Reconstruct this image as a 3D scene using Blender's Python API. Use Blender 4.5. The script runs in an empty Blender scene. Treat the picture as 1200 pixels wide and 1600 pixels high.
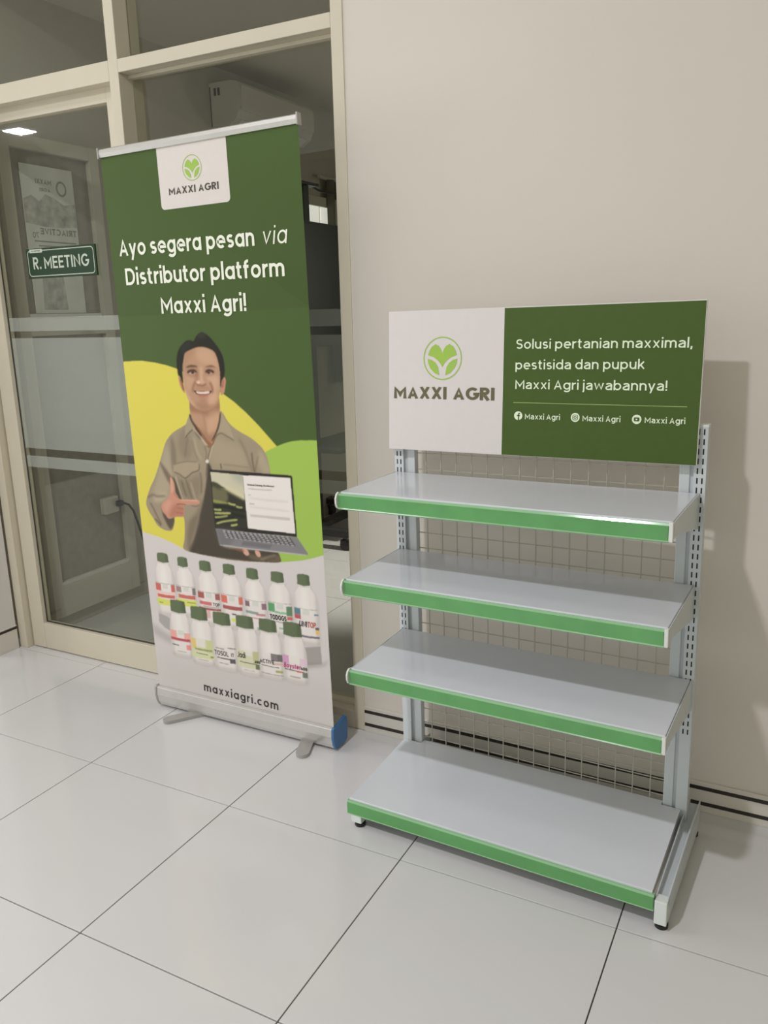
import bpy, bmesh, math, random
import numpy as np
from mathutils import Matrix, Vector

random.seed(7)
SC = bpy.context.scene
COL = SC.collection

# ------------------------------------------------------------------ camera
cam_data = bpy.data.cameras.new('camera')
cam_data.sensor_fit = 'VERTICAL'
cam_data.sensor_height = 36.0
cam_data.lens = 28.628
cam_data.clip_start = 0.05
cam = bpy.data.objects.new('camera', cam_data)
COL.objects.link(cam)
cam.matrix_world = Matrix(((0.886572, -0.088792, 0.453989, 1.51383),
                           (0.461957, 0.221291, -0.858851, -1.77230),
                           (-0.024205, 0.971157, 0.237208, 1.49517),
                           (0, 0, 0, 1)))
SC.camera = cam

# ------------------------------------------------------------------ world, lamps, exposure
world = bpy.data.worlds.new('world')
SC.world = world
world.use_nodes = True
bg = world.node_tree.nodes['Background']
bg.inputs[0].default_value = (0.98, 1.0, 0.88, 1)
bg.inputs[1].default_value = 0.80

def area(name, loc, sx, sy, watts, rgb, rot=(0, 0, 0)):
    d = bpy.data.lights.new(name, 'AREA')
    d.shape = 'RECTANGLE'
    d.size, d.size_y = sx, sy
    d.energy = watts
    d.color = rgb
    o = bpy.data.objects.new(name, d)
    COL.objects.link(o)
    o.location = loc
    o.rotation_euler = rot
    return o
area('ceiling_lamp_hall', (0.15, -2.22, 3.56), 0.15, 0.13, 80, (0.965, 0.965, 1.0))
area('door_fill', (-1.35, -0.75, 3.56), 1.0, 0.5, 13, (0.98, 0.98, 1.0))  # added unseen fill that lifts the floor and jamb near the door
area('ceiling_lamp_entrance', (-6.55, -3.72, 3.55), 0.26, 0.24, 34, (1.0, 0.98, 0.97))
area('hall_left_fill', (-7.9, -1.9, 1.25), 3.2, 2.4, 230, (0.97, 0.99, 1.0), (math.radians(90), 0, math.radians(-90)))  # added unseen fill brightening the left side; the wall behind has no opening
area('meeting_room_fill', (1.2, 4.9, 1.75), 1.6, 1.3, 15, (1.0, 0.96, 0.88), (math.radians(-90), 0, 0))  # added soft fill for the dim meeting room; no window stands there
spot_data = bpy.data.lights.new('meeting_floor_fill', 'SPOT')  # added unseen spot that makes the bright patch on the meeting room floor
spot_data.energy = 330
spot_data.spot_size = math.radians(42)
spot_data.spot_blend = 0.7
spot_data.shadow_soft_size = 0.06
spot_data.color = (1.0, 0.95, 0.9)
spot = bpy.data.objects.new('meeting_floor_fill', spot_data)
COL.objects.link(spot)
spot.location = (-0.75, 2.3, 2.85)

SC.view_settings.view_transform = 'Standard'
SC.view_settings.look = 'None'
SC.view_settings.gamma = 1.0
SC.view_settings.use_curve_mapping = False
SC.view_settings.exposure = -0.19
SC.cycles.use_denoising = True
SC.cycles.max_bounces = 10
SC.cycles.transparent_max_bounces = 16

# ------------------------------------------------------------------ helpers
def lin(c):
    return tuple((v / 255 / 12.92) if v / 255 <= 0.04045 else ((v / 255 + 0.055) / 1.055) ** 2.4 for v in c)

def mat(name, rgb, rough=0.5, metal=0.0, spec=0.5, coat=0.0, noise=None, bump=None, emit=None):
    m = bpy.data.materials.new(name)
    m.use_nodes = True
    nt = m.node_tree
    b = nt.nodes['Principled BSDF']
    b.inputs['Base Color'].default_value = (*rgb, 1)
    b.inputs['Roughness'].default_value = rough
    b.inputs['Metallic'].default_value = metal
    b.inputs['Specular IOR Level'].default_value = spec
    b.inputs['Coat Weight'].default_value = coat
    b.inputs['Coat Roughness'].default_value = 0.08
    tc = nt.nodes.new('ShaderNodeTexCoord')
    if noise:
        scale, amount = noise
        n = nt.nodes.new('ShaderNodeTexNoise')
        n.inputs['Scale'].default_value = scale
        n.inputs['Detail'].default_value = 4
        nt.links.new(tc.outputs['Object'], n.inputs['Vector'])
        r = nt.nodes.new('ShaderNodeMapRange')
        r.inputs['From Min'].default_value = 0.3
        r.inputs['From Max'].default_value = 0.7
        r.inputs['To Min'].default_value = 1 - amount
        r.inputs['To Max'].default_value = 1 + amount
        nt.links.new(n.outputs['Fac'], r.inputs['Value'])
        mx = nt.nodes.new('ShaderNodeMix')
        mx.data_type = 'RGBA'
        mx.blend_type = 'MULTIPLY'
        mx.inputs['Factor'].default_value = 1
        mx.inputs[6].default_value = (*rgb, 1)
        nt.links.new(r.outputs['Result'], mx.inputs[7])
        nt.links.new(mx.outputs[2], b.inputs['Base Color'])
    if bump:
        scale, strength = bump
        n = nt.nodes.new('ShaderNodeTexNoise')
        n.inputs['Scale'].default_value = scale
        n.inputs['Detail'].default_value = 3
        nt.links.new(tc.outputs['Object'], n.inputs['Vector'])
        bp = nt.nodes.new('ShaderNodeBump')
        bp.inputs['Strength'].default_value = strength
        bp.inputs['Distance'].default_value = 0.002
        nt.links.new(n.outputs['Fac'], bp.inputs['Height'])
        nt.links.new(bp.outputs['Normal'], b.inputs['Normal'])
    if emit:
        b.inputs['Emission Color'].default_value = (*emit[0], 1)
        b.inputs['Emission Strength'].default_value = emit[1]
    return m

def glass_mat(name, tint, refl=1.0):
    m = bpy.data.materials.new(name)
    m.use_nodes = True
    nt = m.node_tree
    nt.nodes.remove(nt.nodes['Principled BSDF'])
    out = nt.nodes['Material Output']
    t = nt.nodes.new('ShaderNodeBsdfTransparent')
    t.inputs[0].default_value = (*tint, 1)
    g = nt.nodes.new('ShaderNodeBsdfGlossy')
    g.inputs['Roughness'].default_value = 0.02
    g.inputs['Color'].default_value = (refl, refl, refl, 1)
    f = nt.nodes.new('ShaderNodeFresnel')
    f.inputs['IOR'].default_value = 1.5
    mx = nt.nodes.new('ShaderNodeMixShader')
    geo = nt.nodes.new('ShaderNodeNewGeometry')      # only the face towards the viewer mirrors; light leaves the far face straight
    front = nt.nodes.new('ShaderNodeMath')
    front.operation = 'SUBTRACT'
    front.inputs[0].default_value = 1
    nt.links.new(geo.outputs['Backfacing'], front.inputs[1])
    mul = nt.nodes.new('ShaderNodeMath')
    mul.operation = 'MULTIPLY'
    nt.links.new(f.outputs[0], mul.inputs[0])
    nt.links.new(front.outputs[0], mul.inputs[1])
    nt.links.new(mul.outputs[0], mx.inputs[0])
    nt.links.new(t.outputs[0], mx.inputs[1])
    nt.links.new(g.outputs[0], mx.inputs[2])
    nt.links.new(mx.outputs[0], out.inputs[0])
    return m

def film_mat(name, rgb, cover):
    m = bpy.data.materials.new(name)
    m.use_nodes = True
    nt = m.node_tree
    nt.nodes.remove(nt.nodes['Principled BSDF'])
    out = nt.nodes['Material Output']
    t = nt.nodes.new('ShaderNodeBsdfTransparent')
    d = nt.nodes.new('ShaderNodeBsdfDiffuse')
    d.inputs[0].default_value = (*rgb, 1)
    mx = nt.nodes.new('ShaderNodeMixShader')
    mx.inputs[0].default_value = cover
    nt.links.new(t.outputs[0], mx.inputs[1])
    nt.links.new(d.outputs[0], mx.inputs[2])
    nt.links.new(mx.outputs[0], out.inputs[0])
    return m

def box(bm, a, b, bevel=0.0, seg=2):
    x0, y0, z0 = a
    x1, y1, z1 = b
    vs = [bm.verts.new(p) for p in ((x0, y0, z0), (x1, y0, z0), (x1, y1, z0), (x0, y1, z0),
                                    (x0, y0, z1), (x1, y0, z1), (x1, y1, z1), (x0, y1, z1))]
    fs = [bm.faces.new([vs[i] for i in q]) for q in
          ((3, 2, 1, 0), (4, 5, 6, 7), (0, 1, 5, 4), (1, 2, 6, 5), (2, 3, 7, 6), (3, 0, 4, 7))]
    if bevel > 0:
        es = list({e for f in fs for e in f.edges})
        bmesh.ops.bevel(bm, geom=es, offset=bevel, segments=seg, affect='EDGES', profile=0.5)

def prism(bm, prof, axis, a, b):
    """extrude a 2-D outline; axis 'x': outline in (y, z); 'y': (x, z); 'z': (x, y)"""
    def P(u, v, t):
        return {'x': (t, u, v), 'y': (u, t, v), 'z': (u, v, t)}[axis]
    A = [bm.verts.new(P(u, v, a)) for u, v in prof]
    B = [bm.verts.new(P(u, v, b)) for u, v in prof]
    n = len(prof)
    fs = [bm.faces.new(A), bm.faces.new(B[::-1])]
    for i in range(n):
        fs.append(bm.faces.new((A[i], B[i], B[(i + 1) % n], A[(i + 1) % n])))
    bmesh.ops.recalc_face_normals(bm, faces=fs)

def cyl(bm, p, q, r, n=12, r2=None):
    p, q = Vector(p), Vector(q)
    d = (q - p).normalized()
    u = d.orthogonal().normalized()
    w = d.cross(u)
    r2 = r if r2 is None else r2
    A = [bm.verts.new(p + r * (math.cos(t) * u + math.sin(t) * w)) for t in [2 * math.pi * i / n for i in range(n)]]
    B = [bm.verts.new(q + r2 * (math.cos(t) * u + math.sin(t) * w)) for t in [2 * math.pi * i / n for i in range(n)]]
    fs = [bm.faces.new(A[::-1]), bm.faces.new(B)]
    for i in range(n):
        fs.append(bm.faces.new((A[i], A[(i + 1) % n], B[(i + 1) % n], B[i])))
    bmesh.ops.recalc_face_normals(bm, faces=fs)

def tube(bm, pts, r, n=8):
    pts = [Vector(p) for p in pts]
    rings = []
    for i, p in enumerate(pts):
        d = (pts[min(i + 1, len(pts) - 1)] - pts[max(i - 1, 0)]).normalized()
        u = d.cross(Vector((0.3, 0.1, 0.9))).normalized()
        w = d.cross(u)
        rings.append([bm.verts.new(p + r * (math.cos(t) * u + math.sin(t) * w)) for t in [2 * math.pi * k / n for k in range(n)]])
    for a, b in zip(rings, rings[1:]):
        for k in range(n):
            bm.faces.new((a[k], a[(k + 1) % n], b[(k + 1) % n], b[k]))
    bm.faces.new(rings[0][::-1])
    bm.faces.new(rings[-1])

def link(name, bm, m, parent=None, smooth=False):
    me = bpy.data.meshes.new(name)
    bm.to_mesh(me)
    bm.free()
    me.materials.append(m)
    if smooth:
        for p in me.polygons:
            p.use_smooth = True
    o = bpy.data.objects.new(name, me)
    COL.objects.link(o)
    if parent:
        o.parent = parent
    return o

def obj(name, shapes, m, parent=None, smooth=False):
    bm = bmesh.new()
    for s in shapes:
        s(bm)
    return link(name, bm, m, parent, smooth)

def B(a, b, bevel=0.0):
    return lambda bm: box(bm, a, b, bevel)

def empty(name, loc=(0, 0, 0), matrix=None, parent=None):
    o = bpy.data.objects.new(name, None)
    o.empty_display_size = 0.1
    COL.objects.link(o)
    if matrix is not None:
        o.matrix_world = matrix
    else:
        o.location = loc
    if parent:
        o.parent = parent
    return o

def tag(o, label, cat, group=None):
    o['label'] = label
    o['category'] = cat
    if group:
        o['group'] = group
    return o

def structure(o, label=None):
    o['kind'] = 'structure'
    if label:
        o['label'] = label
    return o

# ------------------------------------------------------------------ lettering: single-line alphabet thickened to ribbons
def arc(cx, cy, rx, ry, a0, a1, n=None):
    n = n or max(4, int(abs(a1 - a0) / 11))
    return [(cx + rx * math.cos(math.radians(a0 + (a1 - a0) * i / n)), cy + ry * math.sin(math.radians(a0 + (a1 - a0) * i / n))) for i in range(n + 1)]

def glyph(c, w, single):
    h = w / 2
    X = 0.73
    r = 0.335 - h
    ry = X / 2 - h
    ym = X / 2
    bowl = lambda cx: arc(cx, ym, r, ry, 0, 360)[:-1] + ['c']
    R = 0.67
    def stem(x, a, b):
        return [(x, a), (x, b)]
    def hump(x0, wd):
        rx = (wd - w) / 2
        q = min(rx, 0.3)
        return arc(x0 + h + rx, X - h - q, rx, q, 180, 0) + [(x0 + wd - h, 0)]
    if c == 'o': return R, [bowl(0.335)]
    if c == 'a' and single: return R, [bowl(0.335), stem(R - h, 0, X)]
    if c == 'a':
        return 0.6, [arc(0.3, X - h - 0.17, 0.3 - h, 0.17, 155, 0) + [(0.6 - h, 0)],
                     [(0.6 - h, 0.44)] + [(0.3, 0.425)] + arc(0.24, 0.215, 0.24 - h, 0.21 - h, 90, 270) + arc(0.34, 0.3, 0.26 - h, 0.3 - h, 280, 350)]
    if c == 'b': return R, [bowl(0.335), stem(h, 0, 1.02)]
    if c == 'd': return R, [bowl(0.335), stem(R - h, 0, 1.02)]
    if c == 'p': return R, [bowl(0.335), stem(h, -0.27, X)]
    if c == 'g': return R, [bowl(0.335), [(R - h, X)] + arc(0.335, 0.0, r, 0.27 - h, 0, -150)]
    if c == 'c': return 0.6, [arc(0.335, ym, r, ry, 48, 312)]
    if c == 'e': return 0.66, [[(h, ym)] + [(R - h, ym)] + arc(0.335, ym, r, ry, 0, 312)]
    if c == 'f': return 0.4, [[(0.15, 0)] + arc(0.15 + 0.16, 0.82, 0.16, 0.2 - h, 180, 75), [(0.0, X - h), (0.36, X - h)]]
    if c == 'i': return w, [stem(h, 0, X), stem(h, 0.88, 0.88 + w * 1.1)]
    if c == 'j': return w, [[(h, X)] + arc(h - 0.12, -0.06, 0.12, 0.21 - h, 0, -80), stem(h, 0.88, 0.88 + w * 1.1)]
    if c == 'k': return 0.55, [stem(h, 0, 1.02), [(h, 0.24), (0.5, X)], [(0.22, 0.42), (0.53, 0)]]
    if c == 'l': return w, [stem(h, 0, 1.02)]
    if c == 'm': return 0.98, [stem(h, 0, X), hump(0, 0.49 + h), hump(0.49 - h, 0.49 + h)]
    if c == 'n': return 0.6, [stem(h, 0, X), hump(0, 0.6)]
    if c == 'r': return 0.36, [stem(h, 0, X), arc(0.36, X - h - 0.26, 0.36 - h, 0.26, 180, 88)]
    if c == 's':
        q = (X - w) / 4
        return 0.52, [arc(0.26, X - h - q, 0.25 - h, q, 35, 270) + arc(0.26, h + q, 0.26 - h, q, 90, -145)]
    if c == 't': return 0.4, [[(0.15, 0.93)] + arc(0.15 + 0.15, 0.2, 0.15, 0.2 - h, 180, 290), [(0.0, X - h), (0.36, X - h)]]
    if c == 'u': return 0.6, [[(h, X)] + arc(0.3, h + 0.26, 0.3 - h, 0.26, 180, 360), stem(0.6 - h, 0, X)]
    if c == 'v': return 0.6, [[(h * 0.9, X), (0.3, 0.03), (0.6 - h * 0.9, X)]]
    if c == 'w': return 0.9, [[(h, X), (0.24, 0.03), (0.45, X - 0.02), (0.66, 0.03), (0.9 - h, X)]]
    if c == 'x': return 0.6, [[(h * 1.1, X), (0.6 - h * 1.1, 0)], [(0.6 - h * 1.1, X), (h * 1.1, 0)]]
    if c == 'y': return 0.6, [[(h * 0.9, X), (0.3, 0.02)], [(0.6 - h * 0.9, X), (0.2, -0.27)]]
    if c == 'A': return 0.76, [[(h, 0), (0.38, 0.97), (0.76 - h, 0)], [(0.16, 0.3), (0.6, 0.3)]]
    if c == 'C': return 0.76, [arc(0.45, 0.5, 0.45 - h, 0.5 - h, 48, 312)]
    if c == 'D': return 0.76, [[(h, h), (h, 1 - h), (0.32, 1 - h)] + arc(0.34, 0.5, 0.42 - h, 0.5 - h, 90, -90) + [(h, h), 'c']]
    if c == 'E': return 0.58, [[(0.58, 1 - h), (h, 1 - h), (h, h), (0.58, h)], [(h, 0.51), (0.53, 0.51)]]
    if c == 'G': return 0.84, [arc(0.45, 0.5, 0.45 - h, 0.5 - h, 45, 360 - 4) + [(0.5, 0.47)]]
    if c == 'I': return w, [stem(h, 0, 1)]
    if c == 'J': return 0.5, [[(0.5 - h, 1)] + arc(0.25, 0.25, 0.25 - h, 0.25 - h, 0, -170)]
    if c == 'L': return 0.54, [[(h, 1), (h, h), (0.54, h)]]
    if c == 'M': return 0.9, [[(h, 0), (h, 0.93), (0.45, 0.32), (0.9 - h, 0.93), (0.9 - h, 0)]]
    if c == 'N': return 0.74, [[(h, 0), (h, 0.94), (0.74 - h, 0.06), (0.74 - h, 1)]]
    if c == 'O': return 0.86, [arc(0.43, 0.5, 0.43 - h, 0.5 - h, 0, 360)[:-1] + ['c']]
    if c in 'PRB':
        s = [stem(h, 0, 1), [(h, 1 - h), (0.33, 1 - h)] + arc(0.34, 0.71, 0.29 - h, 0.29 - h, 90, -90) + [(h, 0.42 + h)]]
        if c == 'R': s.append([(0.3, 0.42), (0.6 - h * 0.4, 0)])
        if c == 'B': s.append([(h, 0.42 + h), (0.33, 0.42 + h)] + arc(0.35, 0.25 + h / 2, 0.31 - h, 0.25 - h / 2, 90, -90) + [(h, h)])
        return 0.64, s
    if c == 'S':
        q = (1 - w) / 4
        return 0.64, [arc(0.32, 1 - h - q, 0.31 - h, q, 30, 270) + arc(0.32, h + q, 0.32 - h, q, 90, -150)]
    if c == 'T': return 0.66, [stem(0.33, 0, 1), [(0, 1 - h), (0.66, 1 - h)]]
    if c == 'U': return 0.74, [[(h, 1)] + arc(0.37, 0.37, 0.37 - h, 0.37 - h, 180, 360) + [(0.74 - h, 1)]]
    if c == 'V': return 0.74, [[(h * 0.9, 1), (0.37, 0.03), (0.74 - h * 0.9, 1)]]
    if c == 'X': return 0.74, [[(h * 1.1, 1), (0.74 - h * 1.1, 0)], [(0.74 - h * 1.1, 1), (h * 1.1, 0)]]
    if c == '0': return 0.66, [arc(0.33, 0.5, 0.33 - h, 0.5 - h, 0, 360)[:-1] + ['c']]
    if c == '2': return 0.6, [arc(0.3, 0.7, 0.3 - h, 0.3 - h, 160, -35) + [(h, h), (0.6, h)]]
    if c == '3': return 0.6, [arc(0.29, 0.74, 0.27 - h, 0.26 - h, 150, -90) + arc(0.29, 0.26, 0.3 - h, 0.26 - h, 90, -150)]
    if c == '4': return 0.64, [[(0.62, 0.24), (h, 0.24), (0.44, 0.97), (0.44, 0)]]
    if c == '6': return 0.64, [arc(0.32, 0.31, 0.32 - h, 0.31 - h, 0, 360)[:-1] + ['c'], arc(0.5, 0.33, 0.5 - h, 0.67 - h, 180, 110)]
    if c == '7': return 0.58, [[(0, 1 - h), (0.55, 1 - h), (0.2, 0)]]
    if c == '.': return w * 1.1, [stem(w * 0.55, 0, w * 1.15)]
    if c == ',': return w * 1.2, [[(w * 0.75, w * 1.1), (w * 0.35, -0.16)]]
    if c == '!': return w * 1.1, [stem(w * 0.55, 0, w * 1.15), stem(w * 0.55, 0.28, 1.0)]
    return 0.3, []

def ribbon(bm, pts, w, put):
    closed = pts[-1] == 'c'
    if closed:
        pts = pts[:-1]
    P = [Vector(p) for p in pts]
    Q = [P[0]]
    for p in P[1:]:
        if (p - Q[-1]).length > 1e-4:
            Q.append(p)
    P = Q
    n = len(P)
    if closed and (P[0] - P[-1]).length < 1e-4:
        P.pop()
        n -= 1
    L, Rr = [], []
    for i in range(n):
        a = P[i - 1] if (i > 0 or closed) else None
        b = P[(i + 1) % n] if (i < n - 1 or closed) else None
        d0 = (P[i] - a).normalized() if a is not None else None
        d1 = (b - P[i]).normalized() if b is not None else None
        d0 = d0 or d1
        d1 = d1 or d0
        n0 = Vector((-d0.y, d0.x))
        n1 = Vector((-d1.y, d1.x))
        m = n0 + n1
        m = m.normalized() if m.length > 1e-3 else n0
        k = 1 / max(0.42, m.dot(n1))
        L.append(bm.verts.new(put(*(P[i] + m * w / 2 * k))))
        Rr.append(bm.verts.new(put(*(P[i] - m * w / 2 * k))))
    for i in range(n if closed else n - 1):
        j = (i + 1) % n
        bm.faces.new((Rr[i], Rr[j], L[j], L[i]))

def write(parent, name, s, p0, p1, cap, m, y, w=0.17, single=True, gap=0.13, slant=0.0, label=None, space=0.28):
    """text along the baseline p0 -> p1 (mm in the sheet's own plane), stretched to that length; faces -y"""
    bm = bmesh.new()
    x = 0
    todo = []
    for c in s:
        if c == ' ':
            x += space
            continue
        adv, st = glyph(c, w, single)
        lims = (0, 1) if c in 'AMNVXkKLEDT47' else ((0, 0.73) if c in 'vwx' else ((-0.27, 0.73) if c == 'y' else (-9, 9)))
        todo.append((x, st, lims))
        x += adv + gap
    total = x - gap
    (u0, v0), (u1, v1) = p0, p1
    length = math.hypot(u1 - u0, v1 - v0)
    ca, sa = (u1 - u0) / length, (v1 - v0) / length
    kx = length / total
    for gx, st, lims in todo:
        for si, stroke in enumerate(st):
            yy = y - 0.00007 * si
            lo, hi = lims
            def put(px, py, yy=yy, lo=lo, hi=hi):
                py = min(max(py, lo), hi)
                X = (px + gx + slant * py) * kx
                Y = py * cap
                return ((u0 + X * ca - Y * sa) / 1000, yy, (v0 + X * sa + Y * ca) / 1000)
            ribbon(bm, list(stroke), w, put)
    bmesh.ops.recalc_face_normals(bm, faces=bm.faces[:])
    for f in bm.faces:
        if f.normal.y > 0:
            f.normal_flip()
    o = link(name, bm, m, parent)
    if label:
        o['label'] = label
    return o

def flat(parent, name, polys, m, y):
    """filled outlines in mm of the sheet's own plane, facing -y"""
    bm = bmesh.new()
    for pts in polys:
        vs = [bm.verts.new((u / 1000, y, v / 1000)) for u, v in pts]
        es = [bm.edges.new((vs[i], vs[(i + 1) % len(vs)])) for i in range(len(vs))]
        bmesh.ops.triangle_fill(bm, edges=es, use_beauty=True, normal=(0, -1, 0))
    for f in bm.faces:
        f.normal_update()
        if f.normal.y > 0:
            f.normal_flip()
    return link(name, bm, m, parent)

def rrect(u0, u1, v0, v1, r, corners='abcd'):
    pts = []
    for k, (cx, cy, a) in enumerate(((u1 - r, v1 - r, 0), (u0 + r, v1 - r, 90), (u0 + r, v0 + r, 180), (u1 - r, v0 + r, 270))):
        if 'abcd'[k] in corners:
            pts += arc(cx, cy, r, r, a, a + 90, 6)
        else:
            pts.append(((u1, v1), (u0, v1), (u0, v0), (u1, v0))[k])
    return pts

def emblem(parent, cu, cv, R, m_leaf, y):
    """two leaves and a forked stem in a ring"""
    ring = bmesh.new()
    ribbon(ring, [(cu + R * math.cos(t), cv + R * math.sin(t)) for t in [2 * math.pi * k / 48 for k in range(48)]] + ['c'], R * 0.055,
           lambda a, b: (a / 1000, y, b / 1000))
    for f in ring.faces:
        f.normal_update()
        if f.normal.y > 0:
            f.normal_flip()
    link('logo_ring', ring, m_leaf, parent)
    k = 0.83 * R
    S = lambda a, b: (cu + a * k, cv + b * k)
    top = []
    for a, b in ((0.0, -0.5), (-0.13, -0.28), (-0.33, -0.08), (-0.58, 0.08), (-0.93, 0.19), (-0.86, 0.42), (-0.7, 0.66), (-0.46, 0.82),
                 (-0.24, 0.72), (-0.09, 0.52), (0.0, 0.28)):
        top.append((a, b))
    right = [(-a, b) for a, b in top[1:-1]][::-1]
    heart = [S(a, b) for a, b in top + right]
    leaf = [(-0.96, -0.02), (-0.7, -0.08), (-0.45, -0.24), (-0.27, -0.5), (-0.19, -0.96), (-0.5, -0.84), (-0.78, -0.56), (-0.92, -0.27)]
    flat(parent, 'logo_leaf', [heart], m_leaf, y)
    flat(parent, 'logo_leaf', [[S(a, b) for a, b in leaf]], m_leaf, y)
    flat(parent, 'logo_leaf', [[S(-a, b) for a, b in leaf]], m_leaf, y)

# ------------------------------------------------------------------ materials
K = 1.1      # print reflectance for a photographed tone
def ink(c, k=K):
    return tuple(min(0.92, v * k) for v in lin(c))
M = {}
M['wall'] = mat('wall_paint', (0.70, 0.645, 0.580), 0.75, noise=(1.5, 0.015), bump=(220, 0.05))
M['white_wall'] = mat('white_wall_paint', (0.72, 0.69, 0.66), 0.7, noise=(1.5, 0.02))
M['far_wall'] = mat('ochre_wall_paint', (0.36, 0.345, 0.22), 0.8, noise=(2, 0.02))
M['cream'] = mat('cream_aluminium', (0.66, 0.60, 0.48), 0.42, noise=(6, 0.02))
M['gasket'] = mat('dark_gasket', (0.05, 0.05, 0.045), 0.7, noise=(20, 0.1))
M['tile'] = mat('polished_tile', (0.675, 0.66, 0.665), 0.13, noise=(1.1, 0.025), spec=0.5)
M['grout'] = mat('dark_grout', (0.06, 0.055, 0.05), 0.9, noise=(60, 0.2))
M['stripe'] = mat('dark_stripe', (0.028, 0.02, 0.017), 0.5, noise=(20, 0.1))
M['base_tile'] = mat('baseboard_ceramic', (0.70, 0.655, 0.59), 0.25, noise=(3, 0.02))
M['ceiling'] = mat('ceiling_paint', (0.75, 0.73, 0.70), 0.9, noise=(2, 0.02))
M['glass'] = glass_mat('clear_glass', (0.91, 0.925, 0.89))
M['film'] = film_mat('frosted_film', (0.62, 0.65, 0.60), 0.25)
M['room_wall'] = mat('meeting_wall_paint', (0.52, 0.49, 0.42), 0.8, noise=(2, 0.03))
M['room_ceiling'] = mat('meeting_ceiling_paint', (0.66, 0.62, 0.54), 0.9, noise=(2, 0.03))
M['dull_cream'] = mat('dull_cream_frame', (0.62, 0.59, 0.50), 0.5, noise=(8, 0.03))
M['smoked'] = mat('obscured_pane', (0.34, 0.31, 0.27), 0.35, noise=(25, 0.08))
M['rack'] = mat('pale_grey_enamel', (0.60, 0.635, 0.66), 0.3, noise=(10, 0.015))
M['shelf'] = mat('glossy_shelf_enamel', (0.66, 0.68, 0.725), 0.14, noise=(8, 0.012), coat=0.25)
M['green_strip'] = mat('green_price_insert', (0.115, 0.35, 0.115), 0.22, coat=0.4, noise=(9, 0.08))
M['strip_plastic'] = mat('pale_green_strip_edge', (0.27, 0.50, 0.27), 0.12, coat=0.5, noise=(10, 0.02))
M['clear_plastic'] = mat('white_plastic_lip', (0.74, 0.78, 0.76), 0.16, noise=(10, 0.02))
M['white_plastic'] = mat('white_plastic', (0.74, 0.74, 0.71), 0.35, noise=(10, 0.02))
M['black_rubber'] = mat('black_rubber', (0.015, 0.015, 0.015), 0.5, noise=(30, 0.1))
M['wire'] = mat('grid_wire_enamel', (0.45, 0.43, 0.36), 0.4, noise=(30, 0.03))
M['alu'] = mat('brushed_aluminium', (0.72, 0.70, 0.68), 0.32, metal=0.75, noise=(15, 0.03))
M['foot_metal'] = mat('grey_foot_metal', (0.42, 0.40, 0.38), 0.45, metal=0.3, noise=(15, 0.05))
M['blue'] = mat('blue_plastic_cap', (0.045, 0.16, 0.37), 0.4, noise=(30, 0.05))
M['board_white'] = mat('white_board_print', ink((208, 201, 200)), 0.55, noise=(40, 0.01))
M['board_edge'] = mat('white_foam_edge', (0.80, 0.78, 0.76), 0.6, noise=(40, 0.01))
M['board_green'] = mat('green_board_print', ink((68, 88, 37)), 0.5, spec=0.25, noise=(40, 0.03))
M['lime'] = mat('lime_ink', ink((150, 184, 72)), 0.55, noise=(40, 0.02))
M['olive_text'] = mat('olive_ink', ink((96, 90, 62)), 0.55, noise=(40, 0.02))
M['dark_text'] = mat('charcoal_ink', ink((70, 64, 56)), 0.55, noise=(40, 0.02))
M['black_text'] = mat('black_ink', ink((44, 40, 40)), 0.55, noise=(40, 0.02))
M['pale_text'] = mat('pale_green_ink', ink((222, 232, 205)), 0.55, noise=(40, 0.02))
M['white_text'] = mat('white_ink', ink((228, 230, 214)), 0.55, noise=(40, 0.02))
M['hair_line'] = mat('thin_rule_ink', ink((150, 175, 100)), 0.55, noise=(40, 0.02))
M['banner_white'] = mat('banner_white_print', ink((211, 203, 198)), 0.5, noise=(40, 0.01))
M['red_text'] = mat('red_ink', ink((190, 70, 62)), 0.55, noise=(40, 0.02))
M['magenta_text'] = mat('magenta_ink', ink((190, 70, 130)), 0.55, noise=(40, 0.02))
M['sign_green'] = mat('dark_green_sign', (0.018, 0.048, 0.021), 0.5, spec=0.2, noise=(20, 0.06))
M['sign_white'] = mat('sign_lettering', (0.56, 0.60, 0.50), 0.5, noise=(20, 0.02))
M['black_screen'] = mat('black_screen', (0.012, 0.012, 0.012), 0.35, noise=(10, 0.1))
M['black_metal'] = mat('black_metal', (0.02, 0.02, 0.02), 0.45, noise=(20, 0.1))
M['ac'] = mat('air_conditioner_plastic', (0.62, 0.60, 0.52), 0.5, noise=(8, 0.02))
M['paper'] = mat('faded_paper', (0.82, 0.84, 0.80), 0.6, noise=(14, 0.05))
M['paper_grey'] = mat('faded_picture', (0.55, 0.56, 0.52), 0.6, noise=(22, 0.35))
M['paper_text'] = mat('faded_ink', (0.36, 0.37, 0.34), 0.6, noise=(30, 0.1))
M['cable'] = mat('black_cable', (0.025, 0.025, 0.025), 0.5, noise=(20, 0.1))
M['daylight'] = mat('daylit_blind', (0.8, 0.8, 0.78), 0.6, noise=(10, 0.02), emit=((1.0, 0.98, 0.93), 0.75))
M['curtain'] = mat('beige_curtain', (0.34, 0.31, 0.25), 0.9, noise=(12, 0.05))

# ------------------------------------------------------------------ the room shell
T = 0.6
floor = structure(obj('floor', [B((-8.2, -5.0, -0.06), (3.6, 5.4, -0.0042))], M['grout']))
bm = bmesh.new()
g = 0.0016
box(bm, (g, g, -0.012), (T - g, T - g, 0.0), 0.0008, 1)
tile0 = link('tile', bm, M['tile'], floor)
first = True
for i in range(-8, 6):
    for j in range(-6, 9):
        if first:
            t = tile0
            first = False
        else:
            t = tile0.copy()
            COL.objects.link(t)
            t.parent = floor
        t.location = (i * T, j * T, 0)

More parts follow.
